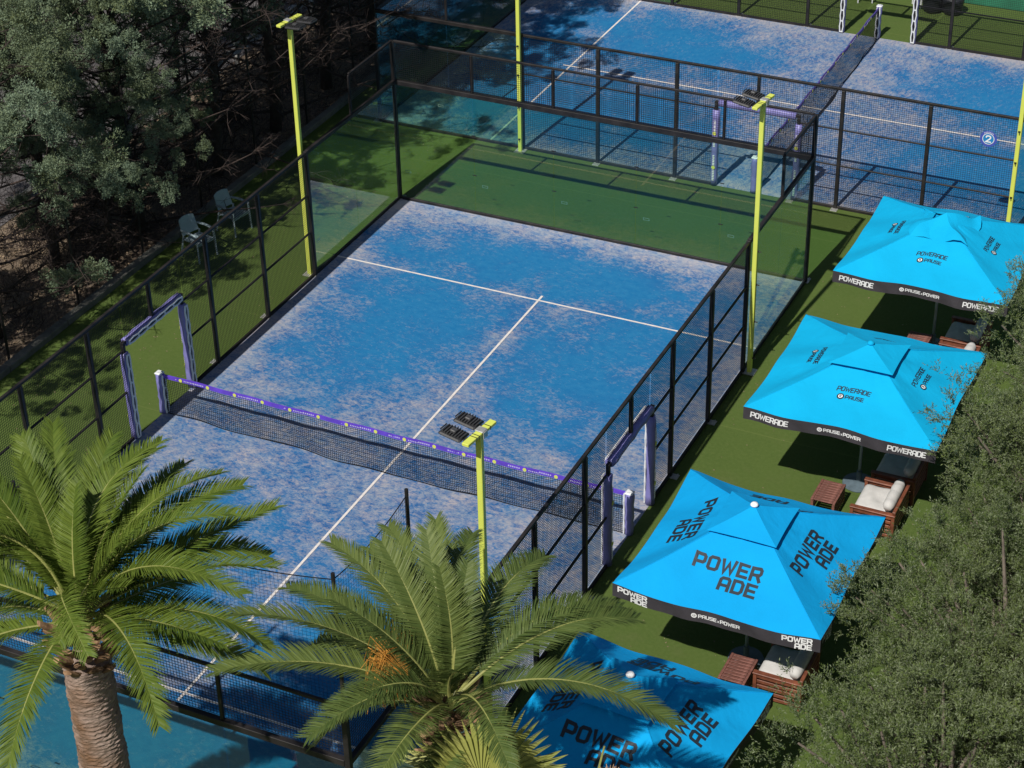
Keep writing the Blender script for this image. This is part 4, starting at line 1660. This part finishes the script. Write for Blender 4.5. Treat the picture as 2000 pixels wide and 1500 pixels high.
def palm_trunk(H, r0, r1, seed):
    g = random.Random(seed)
    rings = []
    nr, ns = 230, 48
    ph = [g.uniform(0, 6.28) for _ in range(6)]
    for i in range(nr + 1):
        z = H * i / nr
        f = i / nr
        rad = r0 + (r1 - r0) * f
        ring = []
        for j in range(ns):
            a = 2 * math.pi * j / ns
            wob = 0.9 * math.sin(3 * a + ph[0] + z * 1.3) + 0.8 * math.sin(7 * a + z * 5 + ph[1]) + 0.6 * math.sin(11 * a - z * 9 + ph[2])
            sc = max(0.0, math.sin(z * 95 + wob)) * (0.55 + 0.45 * math.sin(4 * a + z * 11 + ph[4]))
            rr = rad * (1 + 0.035 * math.sin(2 * a + z * 1.2 + ph[3])) + 0.020 * sc + g.uniform(-.007, .007)
            ring.append((rr * math.cos(a), rr * math.sin(a), z))
        rings.append(ring)
    mb = MB()
    mb.quadstrip(rings)
    return mb.mesh('trunk', M['trunk'], False)


def boots_mesh(z0, z1, rad, n, seed):
    g = random.Random(seed)
    mb = MB()
    for i in range(n):
        f = i / n
        z = z0 + (z1 - z0) * f
        a = i * 2.399
        o = Vector((math.cos(a), math.sin(a), 0))
        s = Vector((-math.sin(a), math.cos(a), 0))
        L = g.uniform(0.16, 0.30)
        up = g.uniform(0.5, 1.1)
        b0 = o * (rad * (0.80 + 0.1 * f)) + Vector((0, 0, z))
        d = (o + Vector((0, 0, up))).normalized()
        nn = d.cross(s).normalized()
        wd, th = g.uniform(0.075, 0.11), g.uniform(0.035, 0.055)
        rings = []
        for q in range(4):
            t_ = q / 3
            c = b0 + d * (L * t_)
            ww, tt = wd * (1 - 0.35 * t_), th * (1 - 0.25 * t_)
            rings.append([c + s * ww * math.cos(u) + nn * tt * math.sin(u) + Vector((g.uniform(-.006, .006),) * 3) for u in [2 * math.pi * e / 8 for e in range(8)]])
        mb.quadstrip(rings)
    return mb.mesh('leaf_bases', M['boot'])


def make_palm(label, x, y, zc, listed, extra, seed, mats, r0=0.36, L=2.55):
    t = thing('palm_tree', label, 'palm', (x, y, 0), 0, 'date palms in the foreground')
    g = random.Random(seed)
    ob('trunk', palm_trunk(zc - 0.75, r0 * 1.08, r0 * 0.92, seed), t)
    ob('leaf_bases', boots_mesh(zc - 0.80, zc - 0.05, r0, 46, seed), t)
    protos = [frond_mesh(L, b_, dr, seed * 10 + i, mats, side=sd2) for i, (b_, dr, sd2) in enumerate([(0.10, 0.06, 0.05), (0.15, 0.10, -0.06), (0.06, 0.04, 0.03), (0.20, 0.14, -0.04), (0.12, 0.12, -0.08), (0.17, 0.16, 0.07), (0.08, 0.07, -0.03)])]
    for az, el, l in listed:
        me = protos[g.choice([0, 1, 4, 2, 6]) if el > 5 else g.choice([1, 3, 5])]
        o = place_frond(t, me, az, el, g.uniform(-14, 14), (0.10 * math.cos(R(az)), 0.10 * math.sin(R(az)), zc))
        s = l / L
        o.scale = (s, g.uniform(0.92, 1.05), 1)
    for az, el, l in extra:
        me = protos[g.choice([2, 6])] if el > 40 else protos[g.choice([0, 1, 3, 4, 5])]
        o = place_frond(t, me, az, el, g.uniform(-25, 25), (0.10 * math.cos(R(az)), 0.10 * math.sin(R(az)), zc - (0.15 if el < 0 else 0)))
        o.scale = (l / L, 0.95, 1)
    return t


P1 = [(139.0, 29.7, 2.55), (130.3, 36.1, 2.55), (117.1, 10.0, 2.45), (100.3, 20.4, 2.55), (89.7, 15.5, 2.55), (48.4, 18.7, 2.67), (24.4, 18.0, 2.55),
      (-9.6, 15.4, 2.5), (-32.1, 4.4, 2.45), (-74.3, -8.5, 2.5), (155.7, -4.8, 2.55), (160.5, 25.2, 2.55), (176.9, -5.5, 2.55)]
E1 = [(62, 24, 2.5), (128, 18, 2.5), (108, 40, 2.3), (140, 44, 2.3), (38, 34, 2.3), (92, 34, 2.4), (10, 22, 2.3), (165, 38, 2.4), (-48, 26, 1.6), (185, 28, 2.3), (50, 4, 2.4), (100, 2, 2.4), (12, -8, 2.3), (-58.8, 30, 1.2), (75, 52, 1.9), (150, 55, 2.0), (20, 58, 1.8), (210, 40, 2.2), (110, 70, 1.6), (-20, 45, 1.5), (195, 10, 2.5), (218, -18, 2.3),
      (120, -14, 2.4), (80, -18, 2.3), (170, -30, 2.2), (200, -35, 2.2), (30, -12, 2.3), (65, 30, 2.4), (145, 8, 2.5)]
palm_a = make_palm('tall date palm with ringed brown trunk at the lower left', 2.43, -11.9, 6.15, P1, E1, 31, [M['palm'], M['rachis']], r0=0.33)
P2 = [(-166.9, 22.0, 2.66), (168.3, 12.1, 2.55), (138.6, 12.0, 2.55), (132.6, 17.7, 2.6), (119.6, 18.0, 2.6), (110.8, 14, 2.55), (89.0, 10.5, 2.5), (63.5, 3.6, 2.55), (57.7, 2.7, 2.6),
      (9.2, 7.9, 2.65), (-157.3, 10, 2.7), (168.4, -12.4, 2.45), (-113.3, 20.0, 2.0), (-87.2, 12, 1.9)]
E2 = [(-52.1, 55.6, 1.5), (125, 48, 2.0), (150, 52, 2.0), (100, 62, 1.6), (190, 45, 1.8), (120, 70, 1.6), (110, -18, 2.2), (150, -20, 2.2),
      (195, -25, 1.8), (-40, 18, 1.8), (155, 28, 2.4), (240, 25, 1.6), (-70, -25, 2.0)]
palm_b = make_palm('date palm with orange flower strands at the bottom centre', 7.28, -11.25, 5.95, P2, E2, 32, [M['palmgrey'], M['rachis']], r0=0.30)
# orange flower strands hanging in palm_b
g = random.Random(9)
mb = MB()
for i in range(200):
    a = g.uniform(1.9, 3.9)
    d0 = Vector((math.cos(a) * g.uniform(.5, 1.0), math.sin(a) * g.uniform(.4, 1.0), g.uniform(0.2, 0.9)))
    p0 = Vector((-0.42, -0.22, 0.42))
    p1 = p0 + d0 * g.uniform(0.25, 0.55)
    p2 = p1 + Vector((g.uniform(-.16, .12), g.uniform(-.16, .10), -g.uniform(0.15, 0.65)))
    mb.tube([p0, p1, p2], [0.006, 0.006, 0.004], 4, cap=False)
ob('flower_strands', mb.mesh('flower_strands', M['orange']), palm_b, (0, 0, 5.95))


# ------------------------------------------------------------------ fan palm in front
def fan_leaf(Lp, Rr, spread, n, seed):
    g = np.random.default_rng(seed)
    mb = MB()
    mb.tube([(0, 0, 0), (Lp * 0.5, 0, 0.10 * Lp), (Lp, 0, 0.0)], [0.022, 0.016, 0.012], 6, mi=1)
    base = Vector((Lp, 0, 0))
    TT = [0.5] * len(mb.v)
    for i in range(n):
        a = R(-spread / 2 + spread * (i + 0.5) / n)
        da = R(spread / n / 2)
        rr = Rr * (0.82 + 0.18 * math.cos(a * 0.8)) * g.uniform(0.94, 1.04)
        fold = 0.055
        dr = -0.15 * rr * g.uniform(0.6, 1.6)
        k2 = 0.68
        for sgn in (-1, 1):
            a1 = a + sgn * da
            q = len(mb.v)
            A = base
            Bm = base + Vector((math.cos(a), math.sin(a), 0)) * (rr * k2) + Vector((0, 0, fold * 0.6))
            Cm = base + Vector((math.cos(a1), math.sin(a1), 0)) * (rr * k2) - Vector((0, 0, fold * 0.6))
            E = base + Vector((math.cos(a + sgn * da * .1), math.sin(a + sgn * da * .1), 0)) * rr + Vector((0, 0, dr))
            mb.v += [tuple(A), tuple(Bm), tuple(Cm), tuple(E)]
            TT += [float(np.clip(0.35 + 0.4 * g.random() + (0.12 if sgn > 0 else 0), 0, 1))] * 4
            mb.f += [(q, q + 1, q + 2), (q + 1, q + 3, q + 2)]
            mb.m += [0, 0]
    me = mb.mesh('fan_leaf', [M['fan'], M['rachis']])
    at = me.attributes.new('tint', 'FLOAT', 'POINT')
    at.data.foreach_set('value', TT)
    return me


FX, FY, FZ = 8.20, -12.15, 5.35
t = thing('fan_palm', 'yellow-green fan palm at the bottom edge in front of the date palm', 'palm', (FX, FY, 0))
ob('trunk', palm_trunk(FZ, 0.16, 0.14, 41), t)
fl = [fan_leaf(0.32, 0.80, 190, 24, 51), fan_leaf(0.42, 0.80, 200, 24, 52)]
for az, el, k2, roll in ((132, 50, 0, 8), (88, 52, 1, -12), (30, 38, 0, -10), (175, 25, 1, 12), (0, 12, 0, -8), (-30, 0, 1, -10), (210, 5, 0, 12), (250, 8, 1, 0), (300, 10, 0, 0)):
    o = place_frond(t, fl[k2], az, el, roll, (0, 0, FZ))
    o.name = 'fan_leaf'
mb = MB()
g = random.Random(4)
mb.tube([(0.1, 0.1, 0.0), (1.0, 0.85, 0.42), (1.05, 0.98, 0.85)], [0.03, 0.022, 0.012], 7)
ob('cut_stalk', mb.mesh('cut_stalk', M['rachis']), t, (0, 0, FZ - 0.3))
mb = MB()
for i in range(240):
    d0 = Vector((g.gauss(0, 1), g.gauss(0, 1), g.gauss(0.5, 1))).normalized()
    p0 = Vector((1.18, 0.82, 0.48))
    mb.tube([p0, p0 + d0 * g.uniform(0.06, 0.15), p0 + d0 * g.uniform(0.14, 0.22) + Vector((0, 0, g.uniform(-.06, .02)))], [0.014, 0.010, 0.003], 4, cap=False)
mb.tube([(0.1, 0.1, -0.25), (0.7, 0.5, 0.05), (1.18, 0.82, 0.48)], [0.04, 0.04, 0.07], 8)
ob('dried_flower_head', mb.mesh('dried_flower_head', M['straw']), t, (0, 0, FZ - 0.3))
